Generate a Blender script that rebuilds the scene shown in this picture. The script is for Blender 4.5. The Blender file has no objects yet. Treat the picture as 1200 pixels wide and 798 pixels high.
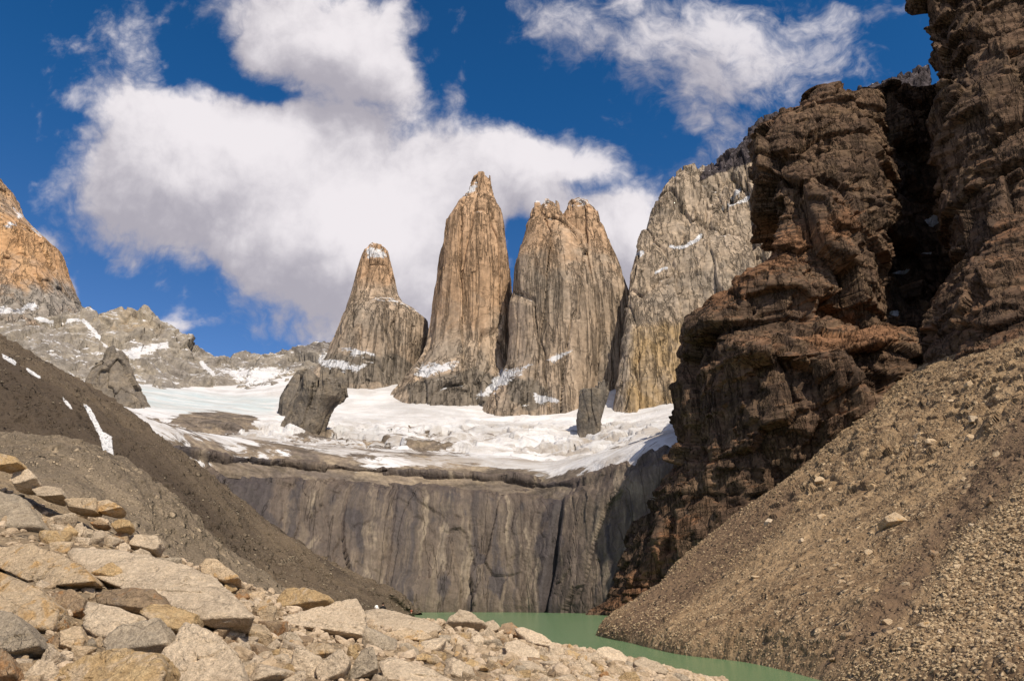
import bpy, bmesh, math, random
import numpy as np
from mathutils import Vector, Matrix

# ------------------------------------------------------------------ camera, sky, sun, exposure
SC = bpy.context.scene
COL = SC.collection
F_PX, CX, CY = 900.0, 600.0, 399.0          # focal length in photo pixels, photo centre
PITCH = math.radians(18.4)
EYE = 14.0                                   # metres above the lake
CT, ST = math.cos(PITCH), math.sin(PITCH)

cam_d = bpy.data.cameras.new("camera"); cam = bpy.data.objects.new("camera", cam_d); COL.objects.link(cam)
cam_d.sensor_width = 36.0; cam_d.lens = 36.0 * F_PX / 1200.0
cam_d.clip_start = 0.3; cam_d.clip_end = 60000.0
cam.location = (0, 0, EYE); cam.rotation_euler = (math.radians(90) + PITCH, 0, 0)
SC.camera = cam

SUN_EL, SUN_AZ = math.radians(50), math.radians(152)   # azimuth measured from +Y (view) towards +X (right)
sun_dir = Vector((math.sin(SUN_AZ) * math.cos(SUN_EL), math.cos(SUN_AZ) * math.cos(SUN_EL), math.sin(SUN_EL)))
sun_d = bpy.data.lights.new("sun", 'SUN'); sun = bpy.data.objects.new("sun", sun_d); COL.objects.link(sun)
sun_d.energy = 5.0; sun_d.angle = math.radians(0.5); sun_d.color = (1.0, 0.89, 0.72)
sun.location = sun_dir * 500; sun.rotation_euler = sun_dir.to_track_quat('Z', 'Y').to_euler()

SC.view_settings.view_transform = 'Standard'; SC.view_settings.look = 'None'
SC.view_settings.exposure = 0.0; SC.view_settings.gamma = 1.0; SC.view_settings.use_curve_mapping = False


class NT:
    """small helper to write node trees"""
    def __init__(s, tree): s.t = tree; s.n = tree.nodes; s.l = tree.links
    def new(s, typ, **kw):
        nd = s.n.new(typ)
        for k, v in kw.items(): setattr(nd, k, v)
        return nd
    def put(s, sock, v):
        if v is None: return
        if isinstance(v, bpy.types.NodeSocket): s.l.new(v, sock)
        else:
            if hasattr(sock, 'default_value'):
                dv = sock.default_value
                if hasattr(dv, '__len__') and not hasattr(v, '__len__'): v = [v] * len(dv)
                if hasattr(dv, '__len__') and len(dv) == 4 and len(v) == 3: v = (*v, 1)
                sock.default_value = v
    def math(s, op, a, b=None, c=None, clamp=False):
        nd = s.new('ShaderNodeMath', operation=op); nd.use_clamp = clamp
        for i, v in enumerate((a, b, c)): s.put(nd.inputs[i], v)
        return nd.outputs[0]
    def vec(s, op, a, b=None):
        nd = s.new('ShaderNodeVectorMath', operation=op)
        s.put(nd.inputs[0], a)
        if b is not None: s.put(nd.inputs[1], b)
        return nd.outputs['Value'] if op in ('DOT_PRODUCT', 'LENGTH', 'DISTANCE') else nd.outputs[0]
    def scale(s, a, k):
        nd = s.new('ShaderNodeVectorMath', operation='SCALE'); s.put(nd.inputs[0], a); s.put(nd.inputs['Scale'], k); return nd.outputs[0]
    def noise(s, v, sc, det=4, rough=0.55, dist=0.0, col=False):
        nd = s.new('ShaderNodeTexNoise'); s.put(nd.inputs['Vector'], v)
        nd.inputs['Scale'].default_value = sc; nd.inputs['Detail'].default_value = det
        nd.inputs['Roughness'].default_value = rough; nd.inputs['Distortion'].default_value = dist
        return nd.outputs['Color'] if col else nd.outputs['Fac']
    def voro(s, v, sc, feat='F1', out='Distance', rnd=1.0):
        nd = s.new('ShaderNodeTexVoronoi', feature=feat); s.put(nd.inputs['Vector'], v)
        nd.inputs['Scale'].default_value = sc; nd.inputs['Randomness'].default_value = rnd
        return nd.outputs[out]
    def rng(s, v, a, b, c=0.0, d=1.0, smooth=True):
        nd = s.new('ShaderNodeMapRange'); nd.interpolation_type = 'SMOOTHSTEP' if smooth else 'LINEAR'
        s.put(nd.inputs[0], v); s.put(nd.inputs[1], a); s.put(nd.inputs[2], b); s.put(nd.inputs[3], c); s.put(nd.inputs[4], d)
        return nd.outputs[0]
    def mix(s, f, a, b, mode='MIX'):
        nd = s.new('ShaderNodeMix', data_type='RGBA', blend_type=mode); nd.clamp_factor = True
        s.put(nd.inputs[0], f); s.put(nd.inputs[6], a); s.put(nd.inputs[7], b)
        return nd.outputs[2]
    def attr(s, name):
        nd = s.new('ShaderNodeAttribute', attribute_name=name); return nd.outputs['Fac']
    def xyz(s, v):
        nd = s.new('ShaderNodeSeparateXYZ'); s.put(nd.inputs[0], v); return nd.outputs
    def comb(s, x, y, z):
        nd = s.new('ShaderNodeCombineXYZ')
        for i, v in enumerate((x, y, z)): s.put(nd.inputs[i], v)
        return nd.outputs[0]
    def bump(s, h, dist, strength=1.0, nrm=None):
        nd = s.new('ShaderNodeBump'); s.put(nd.inputs['Height'], h)
        nd.inputs['Distance'].default_value = dist; nd.inputs['Strength'].default_value = strength
        if nrm is not None: s.put(nd.inputs['Normal'], nrm)
        return nd.outputs[0]


# world: Nishita sky, deepened as through a polariser, with cumulus drifting across it (all in world directions)
world = bpy.data.worlds.new("World"); SC.world = world; world.use_nodes = True
W = NT(world.node_tree); W.n.clear()
sky = W.new('ShaderNodeTexSky', sky_type='NISHITA'); sky.sun_disc = False
sky.sun_elevation = SUN_EL; sky.sun_rotation = SUN_AZ; sky.altitude = 900; sky.air_density = 0.8; sky.dust_density = 0.15; sky.ozone_density = 3.0
gm = W.new('ShaderNodeGamma'); W.put(gm.inputs[0], W.mix(1.0, sky.outputs[0], (0.096, 0.100, 0.107), 'MULTIPLY')); gm.inputs[1].default_value = 1.55
skycol = W.mix(1.0, gm.outputs[0], (1.0, 2.3, 2.7), 'MULTIPLY')
tc = W.new('ShaderNodeTexCoord'); D = tc.outputs['Generated']
skycol = W.mix(1.0, skycol, W.mix(W.rng(W.xyz(D)[2], 0.22, 0.62), (2.4, .95, .66), (1.0, 1.22, .95)), 'MULTIPLY')    # paler, less violet low down
wF, wR, wU = (0, CT, ST), (1, 0, 0), (0, -ST, CT)         # fixed world axes of the valley
df = W.math('MAXIMUM', W.vec('DOT_PRODUCT', D, wF), 0.06)
uu = W.math('DIVIDE', W.vec('DOT_PRODUCT', D, wR), df); vv = W.math('DIVIDE', W.vec('DOT_PRODUCT', D, wU), df)
flat = W.comb(uu, vv, 0.0)
w1 = W.vec('SUBTRACT', W.noise(flat, 5.0, 4, 0.55, col=True), (0.5, 0.5, 0.5))
w2 = W.vec('SUBTRACT', W.noise(flat, 17.0, 5, 0.6, col=True), (0.5, 0.5, 0.5))
warp = W.vec('MULTIPLY', W.vec('ADD', flat, W.vec('ADD', W.scale(w1, 0.10), W.scale(w2, 0.03))), (1, 1, 0))
CLOUDS = [(130, 220, 62, 50, .9), (205, 185, 85, 60, .95), (285, 230, 110, 85, 1.1), (385, 215, 100, 90, 1.1), (440, 300, 80, 85, 1.1),
          (340, 285, 80, 45, .7), (490, 320, 75, 70, 1.0), (525, 260, 80, 60, .9), (360, 45, 105, 60, 1.1), (300, 15, 90, 40, .6), (425, 70, 52, 50, .8),
          (150, 40, 60, 45, .5), (140, 110, 50, 60, .5), (230, 110, 60, 40, .3), (565, 190, 85, 45, .8), (640, 190, 70, 36, .75), (700, 195, 30, 22, .5),
          (630, 235, 80, 36, .6), (750, 245, 60, 36, .8), (720, 310, 60, 70, 1.0), (532, 112, 16, 26, .45), (665, 20, 75, 44, .62), (760, 45, 80, 48, .72),
          (850, 35, 80, 50, .64), (935, 50, 75, 50, .6), (835, 95, 60, 45, .55), (830, 160, 42, 40, .72), (905, 90, 60, 40, .42), (1000, 55, 40, 40, .42),
          (72, 335, 20, 26, .9), (195, 388, 42, 13, .9), (50, 272, 14, 12, .6), (480, 115, 40, 60, .35), (20, 120, 30, 60, .2), (350, 395, 50, 22, .35), (268, 108, 62, 22, -.75), (228, 45, 34, 40, -.6), (472, 170, 36, 40, -.5), (608, 275, 26, 26, -.7), (700, 222, 40, 12, -.45), (495, 60, 26, 50, -.5), (790, 190, 22, 30, -.35), (905, 130, 30, 22, -.3), (150, 75, 26, 22, -.4), (255, 75, 22, 40, -.35), (330, 118, 40, 14, -.45), (430, 125, 30, 14, -.35), (600, 250, 16, 40, -.5), (690, 225, 30, 20, -.4), (505, 215, 16, 30, -.25), (100, 150, 22, 24, -.3)]
dens = 0.0; dsh = 0.0
def blobs(vecin):
    acc = None
    for (px, py, rx, ry, a) in CLOUDS:
        c = ((px - CX) / F_PX, (CY - py) / F_PX, 0)
        q = W.vec('MULTIPLY', W.vec('SUBTRACT', vecin, c), (F_PX / rx, F_PX / ry, 0))
        r2 = W.vec('DOT_PRODUCT', q, q)
        g = W.math('MULTIPLY', W.math('POWER', 2.718, W.math('MULTIPLY', r2, -0.75)), a)
        acc = g if acc is None else W.math('ADD', acc, g)
    return acc
B0 = blobs(warp)
B1 = blobs(W.vec('ADD', warp, (0.02, 0.055, 0)))
nfb = W.noise(flat, 7.0, 8, 0.58, 0.0)
bil = W.math('ABSOLUTE', W.math('SUBTRACT', W.math('MULTIPLY', W.noise(W.vec('ADD', flat, W.scale(w1, .12)), 11.0, 6, 0.6, 0.0), 2.0), 1.0))
nfine = W.noise(flat, 24.0, 6, 0.55, 0.0)
dens = W.math('ADD', W.math('ADD', B0, W.math('MULTIPLY', W.math('SUBTRACT', nfb, 0.5), 1.25)), W.math('MULTIPLY', W.math('SUBTRACT', nfine, 0.5), 0.42))
dens = W.math('ADD', dens, W.math('MULTIPLY', W.math('SUBTRACT', bil, 0.18), 1.1))
wm = W.math('MULTIPLY', W.rng(uu, 0.03, 0.14), W.rng(vv, 0.18, 0.27))       # the torn, thin cloud high on the right
wsp = W.noise(W.vec('ADD', W.vec('MULTIPLY', flat, (1.0, 1.5, 1)), W.scale(w1, .25)), 15.0, 8, 0.62, 0.2)
dens = W.math('ADD', dens, W.math('MULTIPLY', wm, W.math('MULTIPLY', W.math('SUBTRACT', wsp, 0.5), 2.2)))
alpha = W.math('MULTIPLY', W.rng(dens, 0.22, W.math('ADD', 0.95, W.math('MULTIPLY', wm, .5))), W.math('SUBTRACT', 1.0, W.math('MULTIPLY', wm, .08)))
n_up = W.noise(W.vec('ADD', flat, (0.018, 0.03, 0)), 7.0, 8, 0.56, 0.0)         # the same billows a little nearer the sun
lit = W.math('ADD', W.math('MULTIPLY', W.math('SUBTRACT', nfb, n_up), 1.5), W.math('ADD', W.math('MULTIPLY', W.noise(flat, 5.0, 4, 0.55), 2.0), -0.50))
lit = W.math('ADD', lit, W.math('MULTIPLY', W.math('SUBTRACT', B0, B1), 0.55))
lit = W.math('ADD', lit, W.math('MULTIPLY', W.math('SUBTRACT', bil, 0.2), 0.9))
core = W.rng(dens, 0.5, 1.7)
lit = W.math('ADD', lit, W.math('MULTIPLY', core, 0.12))
ccol = W.mix(W.rng(lit, -0.15, 1.25), (0.44, 0.415, 0.465), (0.90, 0.85, 0.87))
# unseen broken cloud added behind and beside the viewer to neutralise the blue fill
bk = W.rng(W.vec('DOT_PRODUCT', D, wF), 0.42, 0.12)
bn = W.rng(W.noise(D, 2.6, 7, 0.58, 0.2), 0.40, 0.58)
alpha = W.math('ADD', W.math('MULTIPLY', alpha, W.math('SUBTRACT', 1.0, bk)), W.math('MULTIPLY', bk, bn))
allsky = W.mix(W.math('MULTIPLY', alpha, 0.97), skycol, ccol)
bg = W.new('ShaderNodeBackground'); W.put(bg.inputs[0], allsky); bg.inputs[1].default_value = 1.0
wo = W.new('ShaderNodeOutputWorld'); W.l.new(bg.outputs[0], wo.inputs[0])

# ------------------------------------------------------------------ geometry helpers
def P(px, py, Y):
    u, v = (px - CX) / F_PX, (CY - py) / F_PX
    s = Y / (CT - ST * v)
    return (u * s, Y, EYE + s * (ST + CT * v))
def Q(px, z, Y):
    s = Y * CT + (z - EYE) * ST
    return ((px - CX) / F_PX * s, Y, z)
def proj(V):
    s = V[:, 1] * CT + (V[:, 2] - EYE) * ST
    up = -V[:, 1] * ST + (V[:, 2] - EYE) * CT
    return CX + F_PX * V[:, 0] / s, CY - F_PX * up / s

_r = np.random.RandomState(7)
_G = _r.normal(size=(64, 64, 64, 3)).astype(np.float32); _G /= np.linalg.norm(_G, axis=-1, keepdims=True)
_G = _G.reshape(-1, 3)
def pn(p):
    """gradient noise, about -0.7..0.7"""
    p = np.asarray(p, np.float32); i0 = np.floor(p).astype(np.int32); f = p - i0
    w = f * f * f * (f * (f * 6 - 15) + 10)
    out = np.zeros(len(p), np.float32)
    for dx in (0, 1):
        wx = w[:, 0] if dx else 1 - w[:, 0]
        for dy in (0, 1):
            wy = w[:, 1] if dy else 1 - w[:, 1]
            for dz in (0, 1):
                wz = w[:, 2] if dz else 1 - w[:, 2]
                idx = (((i0[:, 0] + dx) & 63) * 64 + ((i0[:, 1] + dy) & 63)) * 64 + ((i0[:, 2] + dz) & 63)
                g = _G[idx]
                out += wx * wy * wz * (g[:, 0] * (f[:, 0] - dx) + g[:, 1] * (f[:, 1] - dy) + g[:, 2] * (f[:, 2] - dz))
    return out
def fbm(p, octv=5, gain=0.5, lac=2.03):
    a, s, out = 1.0, 0.0, 0
    q = np.asarray(p, np.float32)
    for k in range(octv):
        out = out + a * pn(q + k * 17.3); s += a; a *= gain; q = q * lac
    return out / s * 1.6
def ridged(p, octv=4, gain=0.5):
    a, s, out = 1.0, 0.0, 0
    q = np.asarray(p, np.float32)
    for k in range(octv):
        out = out + a * (1 - 2.2 * np.abs(pn(q + k * 9.1))); s += a; a *= gain; q = q * 2.1
    return out / s
_RH = _r.rand(64 * 64 * 64).astype(np.float32)
_RJ = _r.rand(64 * 64 * 64, 3).astype(np.float32)
def worley(p):
    """F1, F2 and a random value of the nearest cell"""
    p = np.asarray(p, np.float32); i0 = np.floor(p).astype(np.int32)
    d1 = np.full(len(p), 9.0, np.float32); d2 = d1.copy(); h = np.zeros(len(p), np.float32)
    for dx in (-1, 0, 1):
        for dy in (-1, 0, 1):
            for dz in (-1, 0, 1):
                c = i0 + np.array((dx, dy, dz), np.int32)
                idx = ((c[:, 0] & 63) * 64 + (c[:, 1] & 63)) * 64 + (c[:, 2] & 63)
                d = np.linalg.norm(c + _RJ[idx] - p, axis=1)
                near = d < d1
                d2 = np.where(near, d1, np.minimum(d2, d)); h = np.where(near, _RH[idx], h); d1 = np.where(near, d, d1)
    return d1, d2, h
def facet(p, edge=.14, box=.6, groove=.25):
    """angular blocks: each cell is pushed out and tilted as a plane of its own (-.5..+.5 or so)"""
    p = np.asarray(p, np.float32); i0 = np.floor(p).astype(np.int32)
    d1 = np.full(len(p), 9.0, np.float32); d2 = d1.copy(); h = np.zeros(len(p), np.float32); t = h.copy()
    for dx in (-1, 0, 1):
        for dy in (-1, 0, 1):
            for dz in (-1, 0, 1):
                c = i0 + np.array((dx, dy, dz), np.int32)
                idx = ((c[:, 0] & 63) * 64 + (c[:, 1] & 63)) * 64 + (c[:, 2] & 63)
                v = p - c - _RJ[idx]; d = np.abs(v).max(1) * box + np.linalg.norm(v, axis=1) * (1 - box)
                near = d < d1
                d2 = np.where(near, d1, np.minimum(d2, d)); h = np.where(near, _RH[idx], h)
                t = np.where(near, (v * (_RJ[idx - 5] * 2 - 1)).sum(1), t); d1 = np.where(near, d, d1)
    return (h - .5) * .8 + t * 1.1 - groove * (1 - sstep(0, edge, d2 - d1))
def sstep(a, b, x):
    t = np.clip((x - a) / (b - a), 0, 1); return t * t * (3 - 2 * t)
def hsh(i): return _RH[(np.asarray(i).astype(np.int64) * 7919 + 13) % len(_RH)]

def herm(C, N, axis):
    C = np.moveaxis(np.asarray(C, float), axis, 0); n = len(C)
    d = np.linalg.norm(np.diff(C, axis=0), axis=-1); d = d.mean(axis=tuple(range(1, d.ndim))) if d.ndim > 1 else d
    t = np.concatenate([[0], np.cumsum(np.maximum(d, 1e-6))])
    m = np.zeros_like(C); sl = np.diff(C, axis=0) / np.diff(t).reshape(-1, *([1] * (C.ndim - 1)))
    m[0] = sl[0]; m[-1] = sl[-1]
    for k in range(1, n - 1):
        h0, h1 = t[k] - t[k - 1], t[k + 1] - t[k]
        m[k] = (sl[k - 1] * h1 + sl[k] * h0) / (h0 + h1)
    x = N if hasattr(N, '__len__') else np.linspace(0, 1, N)
    x = np.asarray(x) * t[-1]
    i = np.clip(np.searchsorted(t, x, side='right') - 1, 0, n - 2)
    h = (t[i + 1] - t[i]); s = (x - t[i]) / h
    sh = (-1,) + (1,) * (C.ndim - 1); s = s.reshape(sh); h = h.reshape(sh)
    R = (2*s**3 - 3*s**2 + 1) * C[i] + (s**3 - 2*s**2 + s) * h * m[i] + (-2*s**3 + 3*s**2) * C[i + 1] + (s**3 - s**2) * h * m[i + 1]
    return np.moveaxis(R, 0, axis)
def grid_normals(G, wrap=False):
    if wrap: du = np.roll(G, -1, 1) - np.roll(G, 1, 1)
    else: du = np.gradient(G, axis=1)
    dv = np.gradient(G, axis=0)
    n = np.cross(du, dv); n /= np.maximum(np.linalg.norm(n, axis=-1, keepdims=True), 1e-9)
    return n
def raw_mesh(name, V, quads, mats, attrs=None, smooth=True, midx=None):
    me = bpy.data.meshes.new(name); nq, k = quads.shape
    me.vertices.add(len(V)); me.vertices.foreach_set('co', np.ascontiguousarray(V, np.float32).ravel())
    me.loops.add(nq * k); me.loops.foreach_set('vertex_index', np.ascontiguousarray(quads, np.int32).ravel())
    me.polygons.add(nq); me.polygons.foreach_set('loop_start', np.arange(0, nq * k, k, dtype=np.int32))
    me.polygons.foreach_set('use_smooth', np.full(nq, smooth, bool))
    for m in (mats if isinstance(mats, (list, tuple)) else [mats]): me.materials.append(m)
    if midx is not None: me.polygons.foreach_set('material_index', np.ascontiguousarray(midx, np.int32))
    for an, av in (attrs or {}).items():
        a = me.attributes.new(an, 'FLOAT', 'POINT'); a.data.foreach_set('value', np.ascontiguousarray(av, np.float32))
    me.update(calc_edges=True); me.validate()
    return me
def link(name, me, parent=None, **props):
    o = bpy.data.objects.new(name, me); COL.objects.link(o)
    if parent: o.parent = parent
    for k, v in props.items(): o[k] = v
    return o
def grid_quads(nv, nu, wrap=False, flip=False):
    i = np.arange(nv - 1)[:, None]; j = np.arange(nu if wrap else nu - 1)[None, :]; j2 = (j + 1) % nu
    a = i * nu + j; b = i * nu + j2; c = (i + 1) * nu + j2; d = (i + 1) * nu + j
    q = np.stack([a, b, c, d], -1).reshape(-1, 4)
    return q[:, ::-1] if flip else q
def sheet(rows, nu, nv, disp=None, flip=False):
    """control rows of 3D points -> smooth grid, pushed along its normals by disp(points, normals)"""
    C = np.array(rows, float)
    G = herm(herm(C, nu, 1), nv, 0)
    N = grid_normals(G)
    if flip: N = -N
    V = G.reshape(-1, 3).astype(np.float32); Nn = N.reshape(-1, 3).astype(np.float32)
    if disp is not None: V = disp(V, Nn)
    return V, grid_quads(nv, nu, flip=flip), (nv, nu)
def slope_of(V, shape, flip=False, wrap=False):
    N = grid_normals(V.reshape(*shape, 3), wrap).reshape(-1, 3)
    return -N[:, 2] if flip else N[:, 2]
def inpoly(x, y, poly):
    r = np.zeros(len(x), bool); n = len(poly)
    for i in range(n):
        x0, y0 = poly[i]; x1, y1 = poly[(i + 1) % n]
        if y0 == y1: continue
        c = ((y0 > y) != (y1 > y)) & (x < (x1 - x0) * (y - y0) / (y1 - y0) + x0)
        r ^= c
    return r
def polydist(x, y, poly):
    """signed distance (positive inside) to a polygon"""
    d = np.full(len(x), 1e9, np.float32); n = len(poly)
    for i in range(n):
        x0, y0 = poly[i]; x1, y1 = poly[(i + 1) % n]
        dx, dy = x1 - x0, y1 - y0; L = max(dx*dx + dy*dy, 1e-9)
        t = np.clip(((x - x0) * dx + (y - y0) * dy) / L, 0, 1)
        d = np.minimum(d, np.hypot(x - x0 - t * dx, y - y0 - t * dy))
    return np.where(inpoly(x, y, poly), d, -d)
def linedist(x, y, pts):
    d = np.full(len(x), 1e9, np.float32)
    for (x0, y0), (x1, y1) in zip(pts[:-1], pts[1:]):
        dx, dy = x1 - x0, y1 - y0; L = max(dx*dx + dy*dy, 1e-9)
        t = np.clip(((x - x0) * dx + (y - y0) * dy) / L, 0, 1)
        d = np.minimum(d, np.hypot(x - x0 - t * dx, y - y0 - t * dy))
    return d

# ------------------------------------------------------------------ materials
def new_mat(name):
    m = bpy.data.materials.new(name); m.use_nodes = True; T = NT(m.node_tree)
    b = T.n['Principled BSDF']; b.inputs['Roughness'].default_value = 0.9; b.inputs['Specular IOR Level'].default_value = 0.15
    return m, T, b
SNOW = (0.66, 0.655, 0.675)
def rock_mat(name, cols, big=120.0, streak=0.0, streak_w=14.0, tint=None, dark=None, bumps=((12, 3.0), (3, 0.9)), cracks=0.0, crack_w=40.0,
             strata=0.0, strata_h=8.0, snow=True, rough=0.92, fine=3.0, spec=0.12):
    m, T, b = new_mat(name)
    geo = T.new('ShaderNodeNewGeometry'); pos = geo.outputs['Position']
    x, y, z = T.xyz(pos)
    n1 = T.noise(pos, 1 / big, 6, 0.6, 0.6); n2 = T.noise(pos, 3.7 / big, 5, 0.6, 0.3)
    c = T.mix(T.rng(n1, 0.36, 0.64), cols[0], cols[1])
    c = T.mix(T.math('MULTIPLY', T.rng(n2, 0.42, 0.68), 0.75), c, cols[2])
    if tint is not None:
        tf = T.rng(T.math('ADD', T.attr('tint'), T.math('MULTIPLY', T.math('SUBTRACT', T.noise(pos, 2.2 / big, 5, 0.65, 0.8), 0.5), 1.1)), 0.3, 0.8)
        c = T.mix(tf, c, tint)
    if dark is not None:
        tf = T.rng(T.math('ADD', T.attr('dark'), T.math('MULTIPLY', T.math('SUBTRACT', T.noise(pos, 3 / big, 6, 0.65, 0.8), 0.5), 0.9)), 0.3, 0.7)
        c = T.mix(tf, c, dark)
    if streak:
        st = T.comb(x, y, T.math('MULTIPLY', z, 0.07))
        s1 = T.noise(st, 1 / streak_w, 5, 0.62, 0.25); s2 = T.noise(st, 3.6 / streak_w, 4, 0.6, 0.2)
        k = T.math('ADD', T.math('MULTIPLY', T.rng(s1, 0.33, 0.66), 0.65), T.math('MULTIPLY', T.rng(s2, 0.35, 0.65), 0.35))
        g = T.math('ADD', 1 - streak, T.math('MULTIPLY', k, streak * 1.7))
        c = T.mix(1.0, c, T.comb(g, g, g), 'MULTIPLY')
    hsum = None
    if strata:
        wz = T.math('ADD', z, T.math('MULTIPLY', T.noise(pos, 1 / 70, 4, 0.6), 26))
        sv = T.comb(T.math('MULTIPLY', x, 0.05), T.math('MULTIPLY', y, 0.05), wz)
        s1 = T.noise(sv, 1 / strata_h, 5, 0.68, 0.1)
        g = T.rng(s1, 0.3, 0.7, 1 - strata, 1 + strata * 0.9)
        c = T.mix(1.0, c, T.comb(g, T.math('MULTIPLY', g, 0.98), T.math('MULTIPLY', g, 0.95)), 'MULTIPLY')
        hsum = T.math('MULTIPLY', s1, strata_h * 0.35)
    fn = T.noise(pos, 1 / fine, 5, 0.65)
    g = T.rng(fn, 0.25, 0.75, 0.72, 1.25)
    c = T.mix(1.0, c, T.comb(g, g, g), 'MULTIPLY')
    if cracks:
        cv = T.comb(x, y, T.math('MULTIPLY', z, 0.07))
        e1 = T.math('ABSOLUTE', T.math('SUBTRACT', T.noise(cv, 1 / crack_w, 5, 0.6, 0.35), 0.5))
        e2 = T.math('ABSOLUTE', T.math('SUBTRACT', T.noise(T.vec('ADD', cv, (91, 17, 5)), 2.4 / crack_w, 5, 0.62, 0.3), 0.5))
        ex = T.math('ABSOLUTE', T.math('SUBTRACT', T.noise(T.vec('MULTIPLY', pos, (.6, .6, 1.0)), 0.8 / crack_w, 6, 0.62, 0.8), 0.5))
        k1 = T.rng(e1, 0.0, 0.022); k2 = T.rng(e2, 0.0, 0.03); k3 = T.rng(ex, 0.0, 0.006)
        k = T.math('MULTIPLY', T.rng(k1, 0, 1, 1 - cracks, 1.0), T.math('MULTIPLY', T.rng(k2, 0, 1, 1 - cracks * .7, 1.0), T.rng(k3, 0, 1, 1 - cracks * .5, 1.0)))
        c = T.mix(1.0, c, T.comb(k, k, k), 'MULTIPLY')
        hc = T.math('MULTIPLY', T.math('ADD', k1, T.math('ADD', k2, T.math('MULTIPLY', k3, 0.3))), crack_w * .05)
        hsum = hc if hsum is None else T.math('ADD', hsum, hc)
    for sc, am in bumps:
        h = T.math('MULTIPLY', T.noise(pos, 1 / sc, 5, 0.6, 0.3), am)
        hsum = h if hsum is None else T.math('ADD', hsum, h)
    nrm = T.bump(hsum, 1.0, 1.0)
    if snow:
        sa = T.math('ADD', T.attr('snow'), T.math('MULTIPLY', T.math('SUBTRACT', T.noise(T.vec('MULTIPLY', pos, (.6, .6, 1.6)), 1 / 11, 7, 0.72, 0.6), 0.5), 1.5))
        sf = T.rng(sa, 0.46, 0.58)
        sc2 = T.mix(T.rng(T.noise(pos, 1 / 90, 4, 0.6), 0.35, 0.7), SNOW, (0.54, 0.54, 0.565))
        c = T.mix(sf, c, sc2)
    T.put(b.inputs['Base Color'], c); T.put(b.inputs['Normal'], nrm)
    b.inputs['Roughness'].default_value = rough; b.inputs['Specular IOR Level'].default_value = spec
    return m

M_GRAN = rock_mat('granite', [(.375, .287, .212), (.30, .243, .19), (.43, .325, .235)], 160, streak=.32, streak_w=26, tint=(.43, .285, .18), dark=(.185, .155, .125),
                  bumps=((26, 2.4), (7, .8)), cracks=.30, crack_w=60, fine=9)
M_WALL = rock_mat('grey granite', [(.365, .288, .217), (.295, .243, .193), (.42, .325, .237)], 150, streak=.32, streak_w=24, tint=(.40, .28, .15), dark=(.07, .058, .062),
                  bumps=((22, 2.2), (6, .8)), cracks=.30, crack_w=60, fine=8)
M_ORANGE = rock_mat('orange granite', [(.46, .27, .14), (.36, .26, .185), (.50, .31, .165)], 130, streak=.18, streak_w=30, tint=(.28, .245, .21), dark=(.2, .17, .15),
                    bumps=((26, 5), (7, 1.6)), cracks=.10, crack_w=70, fine=9)
M_RIDGE = rock_mat('ridge rock', [(.24, .215, .19), (.30, .26, .21), (.19, .17, .155)], 150, streak=.2, streak_w=20, tint=(.36, .27, .17), dark=(.13, .115, .11),
                   bumps=((28, 6), (8, 2.2)), fine=9)
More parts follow.
